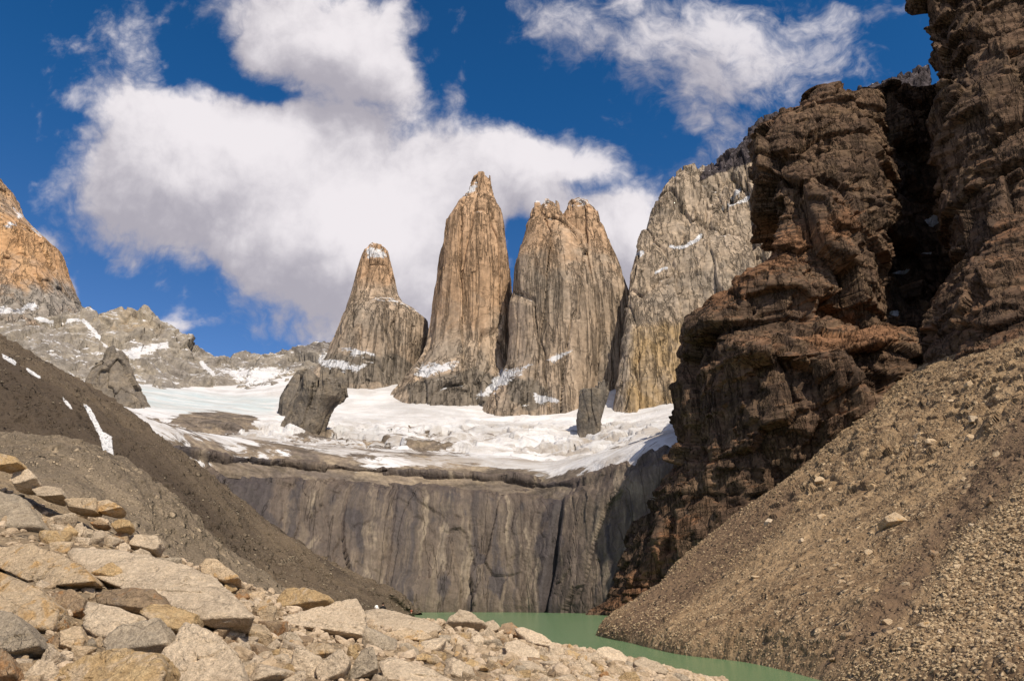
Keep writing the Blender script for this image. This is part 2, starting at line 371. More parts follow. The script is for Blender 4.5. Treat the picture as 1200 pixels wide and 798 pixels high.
def headwall_mat():
    """water-streaked granite slab: long dark and pale stripes running down a smooth face"""
    m, T, b = new_mat('headwall rock')
    geo = T.new('ShaderNodeNewGeometry'); pos = geo.outputs['Position']; x, y, z = T.xyz(pos)
    wx = T.math('ADD', x, T.math('MULTIPLY', T.math('SUBTRACT', T.noise(pos, 1 / 55, 5, .6), .5), 26))
    st = T.comb(wx, T.math('MULTIPLY', y, .12), T.math('MULTIPLY', z, .022))
    a = T.noise(st, 1 / 24, 4, .6); b1 = T.noise(st, 1 / 7.5, 5, .65); c1 = T.noise(T.vec('ADD', st, (300, 0, 0)), 1 / 12, 5, .65); e1 = T.noise(st, 1 / 2.6, 4, .65)
    base = T.mix(T.rng(T.noise(pos, 1 / 90, 5, .6), .38, .64), (.122, .092, .070), (.086, .067, .058))
    base = T.mix(T.math('MULTIPLY', T.math('MULTIPLY', T.rng(b1, .48, .62), .75), T.rng(T.noise(pos, 1 / 48, 4, .62), .40, .58)), base, (.18, .14, .104))
    base = T.mix(T.math('MULTIPLY', T.rng(T.math('ADD', c1, T.math('MULTIPLY', T.attr('tint'), .16)), .53, .64), T.rng(T.noise(pos, 1 / 36, 5, .62, .4), .42, .60)), base, (.24, .192, .142))
    dk = T.math('ADD', T.math('ADD', T.math('MULTIPLY', a, .62), T.math('MULTIPLY', b1, -.25)), T.math('ADD', T.math('MULTIPLY', T.attr('dark'), .17), .13))
    base = T.mix(T.math('MULTIPLY', T.rng(dk, .31, .43), .9), base, (.055, .046, .047))
    g = T.rng(e1, .3, .7, .78, 1.2); g = T.math('MULTIPLY', g, T.rng(T.noise(pos, 1 / 5, 5, .65), .3, .7, .86, 1.14))
    base = T.mix(1.0, base, T.comb(g, g, g), 'MULTIPLY')
    cv = T.comb(x, T.math('MULTIPLY', y, .3), T.math('MULTIPLY', z, .08))
    ck = T.math('ABSOLUTE', T.math('SUBTRACT', T.noise(cv, 1 / 40, 5, .6, .6), .5)); k = T.rng(ck, 0, .008)
    kk = T.rng(k, 0, 1, .93, 1); base = T.mix(1.0, base, T.comb(kk, kk, kk), 'MULTIPLY')
    sa = T.math('ADD', T.attr('snow'), T.math('MULTIPLY', T.math('SUBTRACT', T.noise(pos, 1 / 14, 6, .68, .5), .5), .85))
    base = T.mix(T.rng(sa, .44, .56), base, SNOW)
    h = T.math('ADD', T.math('MULTIPLY', b1, 1.6), T.math('ADD', T.math('MULTIPLY', k, .8), T.math('ADD', T.math('MULTIPLY', T.noise(pos, 1 / 9, 5, .6), 1.6), T.math('MULTIPLY', T.noise(pos, 1 / 2.5, 4, .6), .4))))
    T.put(b.inputs['Base Color'], base); T.put(b.inputs['Normal'], T.bump(h, 1.0, 1.0)); b.inputs['Roughness'].default_value = .7; b.inputs['Specular IOR Level'].default_value = .3
    return m
M_HEAD = headwall_mat()
M_BUTT = rock_mat('dark volcanic rock', [(.122, .078, .053), (.085, .058, .043), (.165, .112, .073)], 60, tint=(.19, .104, .06), dark=(.055, .044, .036),
                  bumps=((6, .8), (1.6, .4)), strata=.26, strata_h=8, fine=2.4, cracks=.35, crack_w=26)
M_OUTC = rock_mat('outcrop rock', [(.17, .145, .12), (.125, .11, .095), (.24, .195, .145)], 60, streak=.2, streak_w=12, bumps=((16, 4), (5, 1.5)), fine=5)


def debris_mat(name, cols, big, stone=1.6, stone_mix=.5, down=(1, 0), bump=.5, snow=False, fines_shade=(.135, .088, .058)):
    """gravel and scree: coloured stones of several sizes in finer grit, runnels of colour down the slope"""
    m, T, b = new_mat(name)
    geo = T.new('ShaderNodeNewGeometry'); pos = geo.outputs['Position']; x, y, z = T.xyz(pos)
    # across-slope coordinate: bands run down the slope
    ac = T.math('ADD', T.math('MULTIPLY', x, down[1]), T.math('MULTIPLY', y, -down[0]))
    al = T.math('ADD', T.math('MULTIPLY', x, down[0]), T.math('MULTIPLY', y, down[1]))
    bv = T.comb(ac, T.math('MULTIPLY', al, 0.12), T.math('MULTIPLY', z, 0.1))
    n1 = T.noise(bv, 1 / big, 6, 0.6, 0.3); n2 = T.noise(bv, 4.5 / big, 5, 0.62, 0.2); n3 = T.noise(pos, 1 / big, 5, 0.6)
    c = T.mix(T.rng(n1, 0.36, 0.62), cols[0], cols[1])
    c = T.mix(T.math('MULTIPLY', T.rng(n2, 0.40, 0.66), 0.8), c, cols[2])
    c = T.mix(T.math('MULTIPLY', T.rng(n3, 0.45, 0.7), 0.5), c, cols[1])
    hs = None
    for sc, am in ((stone, 1.0), (stone * .45, .7), (stone * 2.7, .9)):
        v = T.new('ShaderNodeTexVoronoi', feature='F1'); T.put(v.inputs['Vector'], pos); v.inputs['Scale'].default_value = 1 / sc
        cr, cg, cb = T.xyz(v.outputs['Color'])
        d = v.outputs['Distance']
        isst = T.math('MULTIPLY', T.rng(cr, 0.55, 0.75), T.rng(d, 0.55, 0.25))
        isst = T.math('MULTIPLY', isst, T.rng(T.noise(pos, .35 / sc / 3, 3, .6), .42, .6))
        g = T.math('ADD', 0.75, T.math('MULTIPLY', cg, 0.7))
        c = T.mix(T.math('MULTIPLY', isst, stone_mix), c, T.mix(1.0, cols[3], T.comb(g, g, g), 'MULTIPLY'))
        h = T.math('MULTIPLY', T.math('ADD', T.math('MULTIPLY', isst, 1.0), T.math('MULTIPLY', T.math('SUBTRACT', 1.0, d), .5)), sc * am * bump)
        hs = h if hs is None else T.math('ADD', hs, h)
    fn = T.rng(T.noise(pos, 1 / (stone * .5), 4, .7), .25, .75, .7, 1.3)
    c = T.mix(1.0, c, T.comb(fn, fn, fn), 'MULTIPLY')
    hs = T.math('ADD', hs, T.math('MULTIPLY', T.noise(pos, 1 / (stone * .7), 5, .65), stone * .5 * bump))
    c = T.mix(T.math('MULTIPLY', T.rng(T.math('ADD', T.attr('fines_shade'), T.math('MULTIPLY', T.math('SUBTRACT', n2, .5), 1.2)), .3, .75), .75), c, fines_shade)  # fine debris on the scree, painted cloud shade on the hillside
    if snow:
        sa = T.math('ADD', T.attr('snow'), T.math('MULTIPLY', T.math('SUBTRACT', T.noise(pos, 1 / 6, 6, 0.68, 0.5), 0.5), 0.8))
        c = T.mix(T.rng(sa, 0.42, 0.58), c, (.62, .62, .64))
    T.put(b.inputs['Base Color'], c); T.put(b.inputs['Normal'], T.bump(hs, 1.0, 1.0))
    b.inputs['Specular IOR Level'].default_value = .1
    return m
M_SCREE = debris_mat('scree', [(.255, .172, .098), (.15, .098, .058), (.35, .245, .145), (.54, .41, .265)], 34, stone=1.1, stone_mix=.7, down=(1, .12), bump=.55)
M_SLOPE = debris_mat('hillside debris with cloud shade', [(.100, .076, .055), (.068, .053, .041), (.145, .110, .076), (.27, .215, .155)], 60, stone=2.0, stone_mix=.35, down=(.9, -.3), bump=.5, snow=True, fines_shade=(.070, .053, .040))  # cloud shadow on this slope put into the colour as a darker tone
M_MORAINE = debris_mat('grey moraine gravel', [(.165, .131, .095), (.115, .092, .069), (.23, .18, .128), (.42, .33, .23)], 30, stone=1.1, stone_mix=.55, down=(.9, -.2), bump=.5)
M_GROUND = debris_mat('boulder field grit', [(.24, .18, .115), (.18, .135, .09), (.29, .215, .135), (.42, .33, .23)], 8, stone=.35, stone_mix=.6, down=(.9, -.2), bump=.5)


def glacier_mat():
    m, T, b = new_mat('glacier')
    geo = T.new('ShaderNodeNewGeometry'); pos = geo.outputs['Position']; x, y, z = T.xyz(pos)
    rk = T.mix(T.rng(T.noise(pos, 1 / 60, 6, .62, .6), .36, .62), (.20, .158, .118), (.115, .094, .08))
    rk = T.mix(T.math('MULTIPLY', T.rng(T.noise(pos, 1 / 22, 5, .62), .5, .7), .7), rk, (.28, .225, .16))
    sl = T.noise(T.comb(T.math('MULTIPLY', x, .3), y, T.math('MULTIPLY', z, 1.6)), 1 / 20, 6, .68, .5)
    gg = T.math('MULTIPLY', T.rng(sl, .32, .66, .55, 1.4), T.rng(T.noise(pos, 1 / 5, 5, .66), .28, .72, .75, 1.25)); rk = T.mix(1.0, rk, T.comb(gg, gg, gg), 'MULTIPLY')
    sn = T.mix(T.rng(T.noise(pos, 1 / 170, 6, .62, .8), .38, .66), SNOW, (.50, .495, .505))
    ice = T.mix(T.rng(T.noise(T.comb(x, T.math('MULTIPLY', y, 3), z), 1 / 90, 5, .65), .4, .62), (.46, .53, .56), (.58, .60, .615))
    sn = T.mix(T.math('MULTIPLY', T.attr('ice'), 1.0), sn, ice)
    # grit lying on the melting snow in long bands
    bv = T.comb(T.math('MULTIPLY', x, .35), y, z)
    gr = T.math('MULTIPLY', T.rng(T.noise(bv, 1 / 40, 7, .68, .7), .40, .66), T.attr('grit'))
    sn = T.mix(T.math('MULTIPLY', gr, .9), sn, (.31, .268, .23))
    sa = T.math('ADD', T.attr('snow'), T.math('MULTIPLY', T.math('SUBTRACT', T.noise(bv, 1 / 26, 8, .70, .6), .5), 1.5))
    sa = T.math('ADD', sa, T.math('MULTIPLY', T.math('SUBTRACT', T.noise(pos, 1 / 95, 4, .6, .4), .5), .9))
    sf = T.rng(sa, .46, .56)
    c = T.mix(sf, rk, sn)
    h = T.math('ADD', T.math('MULTIPLY', T.noise(pos, 1 / 30, 6, .62, .4), 7.0), T.math('MULTIPLY', T.noise(bv, 1 / 9, 5, .62), 1.4))
    T.put(b.inputs['Base Color'], c); T.put(b.inputs['Normal'], T.bump(h, 1.0, .8)); b.inputs['Roughness'].default_value = .85
    return m
M_GLAC = glacier_mat()

def water_mat():
    m, T, b = new_mat('milky glacier water')
    geo = T.new('ShaderNodeNewGeometry'); pos = geo.outputs['Position']; x, y, z = T.xyz(pos)
    n = T.noise(T.comb(T.math('MULTIPLY', x, .35), y, 0), 1 / 45, 4, .55)
    T.put(b.inputs['Base Color'], T.mix(T.rng(n, .35, .65), (.125, .225, .105), (.145, .24, .12)))
    rp = T.math('ADD', T.math('MULTIPLY', T.noise(T.comb(x, T.math('MULTIPLY', y, 1.0), 0), 1.1, 4, .6), .05), T.math('MULTIPLY', T.noise(pos, .25, 3, .6), .08))
    T.put(b.inputs['Normal'], T.bump(rp, 1.0, 1.0)); b.inputs['Roughness'].default_value = .2; b.inputs['IOR'].default_value = 1.33
    b.inputs['Specular IOR Level'].default_value = .3
    return m
M_WATER = water_mat()

def boulder_mat(name, cols, patch=None):
    """granite block: object space, shifted per object so no two blocks carry the same pattern"""
    m, T, b = new_mat(name)
    oi = T.new('ShaderNodeObjectInfo'); geo = T.new('ShaderNodeNewGeometry')
    rnd = oi.outputs['Random']
    pos = T.vec('ADD', geo.outputs['Position'], T.comb(T.math('MULTIPLY', rnd, 91), T.math('MULTIPLY', rnd, 57), T.math('MULTIPLY', rnd, 33)))
    n1 = T.noise(pos, .55, 6, .62, .6); n2 = T.noise(pos, 2.3, 6, .65, .4); n3 = T.noise(pos, 16, 3, .7); n4 = T.noise(pos, 5.5, 6, .7, .3)
    c = T.mix(T.rng(n1, .36, .64), cols[0], cols[1]); c = T.mix(T.math('MULTIPLY', T.rng(n2, .44, .68), .7), c, cols[2])
    if patch is not None: c = T.mix(T.rng(T.noise(pos, .8, 6, .66, .9), .52, .62), c, patch)
    g = T.rng(n3, .28, .72, .78, 1.2); g = T.math('MULTIPLY', g, T.rng(n4, .3, .7, .76, 1.2)); g = T.math('MULTIPLY', g, T.math('ADD', .86, T.math('MULTIPLY', rnd, .28)))
    c = T.mix(1.0, c, T.comb(g, g, g), 'MULTIPLY')
    sp = T.math('MULTIPLY', T.rng(T.noise(pos, 1.7, 6, .7, .5), .58, .70), .42); c = T.mix(sp, c, (.20, .18, .155))      # lichen and weathering stains
    # pits and hairline cracks
    pit = T.rng(T.voro(pos, 3.2, 'F1'), .05, .16); pit = T.math('MAXIMUM', pit, T.rng(T.noise(pos, .9, 3, .6), .6, .5))
    ev = T.vec('ADD', pos, T.scale(T.noise(pos, .9, 4, .6, col=True), 1.5))
    cr = T.rng(T.voro(T.vec('MULTIPLY', ev, (.6, .6, 1.5)), .42, 'DISTANCE_TO_EDGE'), 0, .012)
    k = T.math('MULTIPLY', T.rng(pit, 0, 1, .72, 1), T.rng(cr, 0, 1, .82, 1))
    c = T.mix(1.0, c, T.comb(k, k, k), 'MULTIPLY')
    h = T.math('ADD', T.math('MULTIPLY', n2, .20), T.math('ADD', T.math('MULTIPLY', n4, .17), T.math('MULTIPLY', n3, .04)))
    h = T.math('ADD', h, T.math('ADD', T.math('MULTIPLY', pit, .03), T.math('MULTIPLY', cr, .04)))
    T.put(b.inputs['Base Color'], c); T.put(b.inputs['Normal'], T.bump(h, 1.0, 1.0)); b.inputs['Specular IOR Level'].default_value = .15
    return m
BM = {'pale': boulder_mat('pale pinkish granite', [(.57, .452, .325), (.48, .38, .275), (.63, .51, .375)], None),
      'tan': boulder_mat('tan granite', [(.53, .40, .265), (.44, .335, .225), (.58, .45, .305)], (.48, .31, .15)),
      'grey': boulder_mat('grey granite block', [(.42, .34, .25), (.35, .29, .22), (.49, .40, .295)], None),
      'ochre': boulder_mat('ochre granite', [(.47, .325, .17), (.40, .275, .145), (.52, .385, .22)], (.46, .35, .235)),
      'brown': boulder_mat('brown granite', [(.33, .235, .15), (.27, .195, .13), (.40, .29, .18)], (.36, .20, .095))}

# ------------------------------------------------------------------ the lie of the land
def zeros(V): return np.zeros(len(V), np.float32)
def rough_disp(amps, stretch=(1, 1, 1), warp=0):
    st = np.array(stretch, np.float32)
    def f(V, N):
        d = 0
        for (wl, am, o, kind) in amps:
            q = V * st / wl
            d = d + am * (ridged(q, o) - .2 if kind == 'r' else fbm(q, o))
        return V + N * np.asarray(d)[:, None]
    return f

# valley floor: one sheet far beyond everything seen, below the water and the slopes
def ground_sheet():
    n = 90
    xs = np.sign(np.linspace(-1, 1, n)) * np.abs(np.linspace(-1, 1, n)) ** 2 * 14000
    X, Y = np.meshgrid(xs, xs + 400)
    Z = -14 + fbm(np.stack([X.ravel() / 900, Y.ravel() / 900, X.ravel() * 0], 1), 4) * 6 - 0.0
    V = np.stack([X.ravel(), Y.ravel(), Z], 1)
    return link('ground', raw_mesh('ground', V, grid_quads(n, n), M_MORAINE), kind='structure')
ground_sheet()

# lake
lk = np.array([(-700, 20, 0), (900, 20, 0), (900, 900, 0), (-700, 900, 0)], float)
link('lake', raw_mesh('lake', lk, np.array([[0, 1, 2, 3]]), M_WATER), kind='structure')

# headwall: the streaked cliff at the back of the lake
rim = [(60, 480, 640), (150, 508, 660), (220, 530, 700), (300, 540, 750), (420, 549, 790), (520, 555, 808), (600, 560, 806), (652, 566, 780), (720, 552, 720), (785, 530, 672), (900, 505, 655), (1000, 490, 640)]
footx = [60, 150, 220, 300, 420, 520, 600, 645, 715, 790, 900, 1000]
footY = [560, 590, 640, 680, 730, 752, 750, 728, 684, 655, 632, 622]
h0 = [Q(a, -8, b) for a, b in zip(footx, footY)]
h1 = [Q(a, 6, b + 1) for a, b in zip(footx, footY)]
def lerp3(a, b, t): return tuple(a[i] + (b[i] - a[i]) * t for i in range(3))
rimP = [P(*r) for r in rim]
def mid(t, back):
    out = []
    for a, b in zip(h1, rimP):
        q = lerp3(a, b, t); out.append((q[0], q[1] + back * (b[1] - a[1]), q[2]))
    return out
back = [(p[0] * 1.05, p[1] + 70, p[2] - 12) for p in rimP]
back2 = [(p[0] * 1.1, p[1] + 160, p[2] - 60) for p in rimP]
def head_disp(V, N):
    q = V / np.array((26, 26, 320), np.float32)
    d = 2.4 * (ridged(q, 3) - .2) + 6 * fbm(V / np.array((90, 90, 140), np.float32), 4) + .9 * fbm(V / np.array((7, 7, 60), np.float32), 4) + .5 * fbm(V / 7, 4)
    d = d + 5 * facet(V / np.array((50, 50, 170), np.float32), .05, .6, .1) + 1.2 * facet(V / np.array((14, 14, 70), np.float32), .08)
    px, py = proj(V)
    dl = linedist(px, py, [(660, 560), (655, 600), (648, 650), (640, 690), (637, 722)])
    d = d - 14 * sstep(560, 640, py) * np.exp(-(dl / 3.6) ** 2)                        # the waterfall cleft
    dl = linedist(px, py, [(470, 590), (520, 640), (535, 690)]); d = d - 1.2 * np.exp(-(dl / 4) ** 2)
    dl = linedist(px, py, [(700, 575), (690, 640), (676, 700)]); d = d - 1.2 * np.exp(-(dl / 3) ** 2)
    V = V + N * d[:, None]
    V[:, 2] += 7 * fbm(V / np.array((32, 60, 500), np.float32) + 3, 4) * sstep(585, 560, py)
    return V
V, q, sh = sheet([h0, h1, mid(.3, -.05), mid(.6, -.05), mid(.84, .0), mid(.95, .35), [(p[0], p[1] + 14, p[2] + 2) for p in rimP], back, back2], 620, 360, head_disp)
px, py = proj(V)
stn = fbm(V / np.array((17, 17, 420), np.float32), 4)
darkm = sstep(.1, .42, stn) * sstep(545, 600, py) * .85 + 2.6 * sstep(555, 600, py) * np.exp(-(linedist(px, py, [(660, 560), (655, 600), (648, 650), (640, 690), (637, 722)]) / 5) ** 2)
darkm += .35 * np.exp(-((px - 250) / 70) ** 2)
tintm = sstep(.15, .45, fbm(V / np.array((22, 22, 500), np.float32) + 40, 4)) * sstep(560, 640, py) * .7 + .5 * sstep(660, 760, px) * sstep(640, 560, py)
snowm = .32 * sstep(565, 535, py) * (px > 200) * (px < 700)
link('cliff', raw_mesh('cliff', V, q, M_HEAD, {'dark': darkm, 'tint': tintm, 'snow': snowm}), kind='structure')

# glacier and the ice-worn slabs between the cliff top and the towers
def rr(pts, base): return [P(*p) for p in pts]
G = [[(p[0], p[1] + 2, p[2] - 18) for p in rimP],
     [(p[0] * 1.0, p[1] + 20, p[2] + 2) for p in rimP],
     rr([(0, 472, 760), (100, 484, 800), (200, 505, 880), (290, 516, 930), (400, 524, 990), (510, 530, 1010), (590, 535, 1010), (650, 540, 1000), (720, 530, 960), (800, 508, 900), (900, 490, 850), (1010, 470, 820)], 0),
     rr([(-40, 462, 950), (70, 470, 980), (180, 488, 1080), (280, 497, 1130), (390, 503, 1200), (500, 507, 1230), (585, 510, 1230), (650, 513, 1210), (720, 512, 1160), (800, 492, 1100), (900, 470, 1040), (1010, 450, 1000)], 0),
     rr([(-60, 448, 1200), (60, 452, 1250), (170, 466, 1330), (270, 476, 1380), (380, 478, 1440), (500, 480, 1460), (580, 484, 1450), (650, 486, 1420), (720, 486, 1360), (800, 478, 1300), (900, 455, 1260), (1010, 440, 1230)], 0),
     rr([(-60, 430, 1450), (50, 432, 1520), (160, 442, 1600), (260, 455, 1630), (370, 443, 1660), (480, 445, 1660), (570, 447, 1640), (650, 455, 1600), (720, 441, 1580), (800, 440, 1540), (900, 420, 1500), (1010, 405, 1480)], 0),
     rr([(-60, 412, 1700), (50, 415, 1780), (160, 425, 1850), (260, 436, 1880), (370, 428, 1860), (480, 425, 1840), (570, 435, 1830), (650, 440, 1800), (720, 425, 1780), (800, 410, 1750), (900, 400, 1700), (1010, 385, 1700)], 0),
     rr([(-60, 405, 2000), (50, 405, 2100), (160, 415, 2150), (260, 426, 2180), (370, 420, 2160), (480, 410, 2140), (570, 410, 2130), (650, 410, 2100), (720, 400, 2080), (800, 390, 2050), (900, 380, 2000), (1010, 365, 2000)], 0)]
def glac_disp(V, N):
    px, py = proj(V)
    k = sstep(480, 520, py)
    d = 6 * fbm(V / 110, 5) + k * (9 * (ridged(V / np.array((140, 60, 90), np.float32), 5) - .2) + 3 * fbm(V / 22, 4) + 13 * facet(V / np.array((60, 34, 40), np.float32)) + 6 * facet(V / np.array((24, 16, 16), np.float32))) + .8 * fbm(V / 14, 3)
    return V + N * (d * sstep(.03, .24, np.repeat(np.arange(420) / 419.0, 560)))[:, None]
V, q, sh = sheet(G, 560, 420, glac_disp)
px, py = proj(V)
SN = [[(40, 428), (160, 440), (250, 452), (330, 440), (420, 425), (520, 440), (600, 460), (680, 452), (745, 425), (830, 470), (830, 497), (770, 516), (700, 530), (640, 520), (560, 508), (470, 502), (400, 505), (330, 512), (300, 500), (240, 486), (190, 492), (150, 482), (140, 462), (90, 445), (50, 440)]]
sd = polydist(px, py, SN[0])
wx = px + 10 * fbm(V / 60 + 7, 4); wy = py + 5 * fbm(V / 60 + 17, 4)
sd = polydist(wx, wy, SN[0])
snow = np.clip(.62 + sd / 26, .0, 1.25)
snow = np.maximum(snow, .60 - .0030 * np.maximum(py - 500, 0))
snow = np.maximum(snow, np.clip(.68 - .0052 * np.maximum(py - 518, 0) + polydist(wx, wy, [(560, 505), (700, 525), (800, 500), (800, 522), (715, 552), (660, 582), (610, 560), (560, 540), (530, 515)]) / 45, 0, .75))
for poly, am in (([(205, 494), (230, 483), (272, 482), (300, 488), (290, 500), (255, 505)], 1.0), ([(190, 540), (200, 515), (260, 512), (330, 516), (400, 526), (420, 545), (330, 555)], .06), ([(345, 485), (330, 505), (380, 508), (385, 500)], .6)):
    snow = np.maximum(0, snow - am * sstep(-10, 10, polydist(wx, wy, poly)))
snow = snow - .45 * sstep(540, 566, py)
ice = np.clip(polydist(px, py, [(150, 450), (260, 462), (330, 466), (320, 485), (220, 486), (170, 476)]) / 8 + .4, 0, 1)
grit = np.clip(sstep(488, 515, py) * .85 + .42, 0, 1)
link('glacier', raw_mesh('glacier', V, q, M_GLAC, {'snow': snow, 'ice': ice, 'grit': grit}), kind='structure')

# ------------------------------------------------------------------ granite towers
def tower(prof, Y, deep, nt=380, nz=380, amp=1.0, expo=2.4, seed=0, lean=0.0, fs=1.0):
    """closed loft through a list of (photo row, left, right); returns displaced grid of a pillar"""
    prof = sorted(prof, key=lambda a: -a[0])
    ctr, wid = [], []
    for (py, l, r) in prof:
        a, b = P(l, py, Y), P(r, py, Y)
        ctr.append(((a[0] + b[0]) / 2, Y, a[2])); wid.append((b[0] - a[0]) / 2)
    ctr = np.array(ctr); wid = np.array(wid)
    zz = np.linspace(ctr[0, 2], ctr[-1, 2], nz)
    # denser rows where the photo sees them, smooth interpolation in height
    cx = np.interp(zz, ctr[:, 2], ctr[:, 0]); w = np.interp(zz, ctr[:, 2], wid)
    k = 7; ker = np.hanning(k + 2)[1:-1]; ker /= ker.sum()
    sm = lambda a: np.convolve(np.pad(a, (k // 2, k // 2), 'edge'), ker, 'valid')
    cx, w = sm(cx), sm(w)
    th = np.linspace(0, 2 * np.pi, nt, endpoint=False)
    c, s = np.cos(th), np.sin(th)
    r = (np.abs(c) ** expo + np.abs(s) ** expo) ** (-1 / expo)
    X = cx[:, None] + w[:, None] * r * c; dp = deep(zz, w) if callable(deep) else deep * w
    Yc = Y + lean * (zz - zz[0])
    YY = Yc[:, None] + dp[:, None] * r * s
    Z = np.repeat(zz[:, None], nt, 1)
    Gd = np.stack([X, YY, Z], -1)
    N = grid_normals(Gd, True); N[..., 2] *= .3
    V = Gd.reshape(-1, 3).astype(np.float32); N = N.reshape(-1, 3)
    o = np.float32(seed * 31.7)
    frac = np.repeat(((zz - zz[0]) / (zz[-1] - zz[0]))[:, None], nt, 1).ravel()
    wl = np.repeat(w[:, None], nt, 1).ravel()
    lim = np.minimum(1, wl / 26)
    wq = V + 14 * np.stack([fbm(V / 120 + o, 3), fbm(V / 120 + o + 50, 3), 0 * V[:, 0]], 1)
    d = 5 * (ridged(wq / np.array((62, 62, 900), np.float32) + o, 3) - .25)
    d += 5 * fbm(V / np.array((90, 90, 170), np.float32) + o, 3) + 1.8 * (ridged(wq / np.array((15, 15, 260), np.float32) + o, 3) - .25) + 1.0 * fbm(V / np.array((12, 12, 40), np.float32) + o, 4)
    d += fs ** .7 * 9 * facet(wq / fs / np.array((75, 75, 620), np.float32) + o, .05, .85, .6)
    d += fs ** .3 * 2.6 * facet(wq / fs / np.array((26, 26, 150), np.float32) + o + 9, .06, .8) * (.6 + sstep(.75, 1, frac) + sstep(.25, .0, frac)) + 1.0 * facet(V / fs / np.array((11, 11, 30), np.float32) + o) * (.5 + 2 * sstep(.8, 1, frac))
    V = V + N * (d * lim * amp)[:, None]
    f1, f2, h = worley(V / np.array((15, 15, 900), np.float32) + o)
    V[:, 2] += sstep(.88, 1, frac) * (h - .62) * 46 * amp * np.minimum(1, wl / 24)
    # ledges: the faces step in and out with height
    quads = grid_quads(nz, nt, wrap=True)
    # cap
    top = len(V); cpt = V[-nt:].mean(0); cpt[2] = V[-nt:, 2].mean() + 2
    V = np.vstack([V, cpt[None]])
    j = np.arange(nt); a = (nz - 1) * nt
    capq = np.stack([a + j, a + (j + 1) % nt, np.full(nt, top), np.full(nt, top)], 1)
    slope = np.append(grid_normals(V[:-1].reshape(nz, nt, 3), True).reshape(-1, 3)[:, 2], .8)
    return V, quads, capq, slope
def tower_mesh(name, parts, mat, attrfn):
    Vs, Qs, At, off = [], [], {}, 0
    tri = []
    for V, qd, cp, sl in parts:
        Vs.append(V); Qs.append(qd + off); tri.append(cp[:, :3] + off); off += len(V)
        for k, v in attrfn(V, sl).items(): At.setdefault(k, []).append(v)
    V = np.vstack(Vs); Qd = np.vstack(Qs); T3 = np.vstack(tri)
    # triangles stored as quads are degenerate, so the cap fan becomes two-cell quads
    T3 = T3.reshape(-1, 2, 3); capq = np.stack([T3[:, 0, 0], T3[:, 0, 1], T3[:, 1, 1], T3[:, 0, 2]], 1)
    return raw_mesh(name, V, np.vstack([Qd, capq]), mat, {k: np.concatenate(v) for k, v in At.items()})

def tattr(orange_from, orange_full, snows=(), ledge=.0, darks=(), amt=.8, top_snow=0):
    def f(V, sl):
        px, py = proj(V)
        px = px + 9 * fbm(V / 34, 5); py = py + 7 * fbm(V / 34 + 30, 5)
        tint = amt * sstep(orange_from, orange_full, py)
        snow = zeros(V) + ledge * sstep(.35, .75, sl)
        for poly in snows: snow = np.maximum(snow, np.clip(.5 + polydist(px, py, poly) / 13, 0, .95))
        if top_snow: snow = np.maximum(snow, .44 * sstep(top_snow + 22, top_snow, py))
        dark = zeros(V) if orange_from < orange_full else sstep(orange_full + (orange_from - orange_full) * 1.1, orange_full + (orange_from - orange_full) * 2.0, py) * .55
        for poly in darks: dark = np.maximum(dark, np.clip(.5 + polydist(px, py, poly) / 10, 0, 1))
        return {'tint': tint, 'snow': snow, 'dark': dark}
    return f
T1 = tower([(286, 434, 441), (290, 430, 447), (294, 427, 452), (300, 424, 456), (320, 418, 460), (345, 411, 466), (358, 407, 474), (366, 405, 487), (378, 401, 499), (400, 394, 502), (415, 388, 498), (430, 380, 494), (450, 362, 490), (480, 340, 490)], 1700, .8, seed=1, amp=.75)
link('rock_tower', tower_mesh('rock_tower', [T1], M_GRAN, tattr(385, 310, [[(430, 297), (434, 290), (450, 296), (452, 302), (440, 300), (432, 303)], [(400, 409), (425, 412), (440, 416), (415, 417)], [(372, 420), (400, 424), (430, 428), (420, 434), (380, 432)]], ledge=.5, darks=[[(372, 415), (470, 415), (500, 440), (470, 450), (380, 450)]])),
     label='smallest granite tower with a snowy tip and a rounded shoulder, leftmost of the spires', category='rock tower', group='granite towers above the glacier')
T2 = tower([(208, 558, 570), (213, 552, 574), (225, 547, 576), (232, 545, 578), (240, 537, 581), (250, 532, 588), (265, 523, 592), (300, 516, 597), (340, 510, 600), (380, 506, 600), (410, 500, 599), (430, 489, 604), (450, 474, 612), (465, 462, 618), (480, 454, 622), (505, 446, 626)], 1620, .8, seed=2)
link('rock_tower', tower_mesh('rock_tower', [T2], M_GRAN, tattr(470, 300, [[(485, 440), (495, 427), (536, 425), (530, 433), (500, 443)], [(570, 452), (590, 432), (622, 427), (612, 440), (585, 462), (560, 465)], [(545, 222), (556, 214), (556, 224), (548, 230)]], ledge=.42, darks=[[(478, 450), (560, 430), (590, 450), (570, 480), (480, 480)]], amt=.9)),
     label='tallest golden granite tower with a single blunt summit, between two broad towers', category='rock tower', group='granite towers above the glacier')
T3a = tower([(238, 637, 648), (243, 632, 653), (252, 627, 657), (258, 624, 660), (265, 620, 668), (290, 612, 682), (310, 604, 690), (350, 600, 700), (400, 600, 705), (430, 596, 705), (455, 584, 700), (475, 568, 696), (495, 556, 692), (520, 548, 690)], 1530, .9, seed=3)
T3b = tower([(237, 673, 686), (243, 667, 694), (252, 663, 700), (258, 660, 702), (265, 655, 704), (290, 650, 712), (320, 645, 723), (350, 640, 734), (400, 640, 737), (440, 638, 737), (470, 630, 725), (495, 620, 710), (520, 610, 700)], 1550, .8, seed=4)
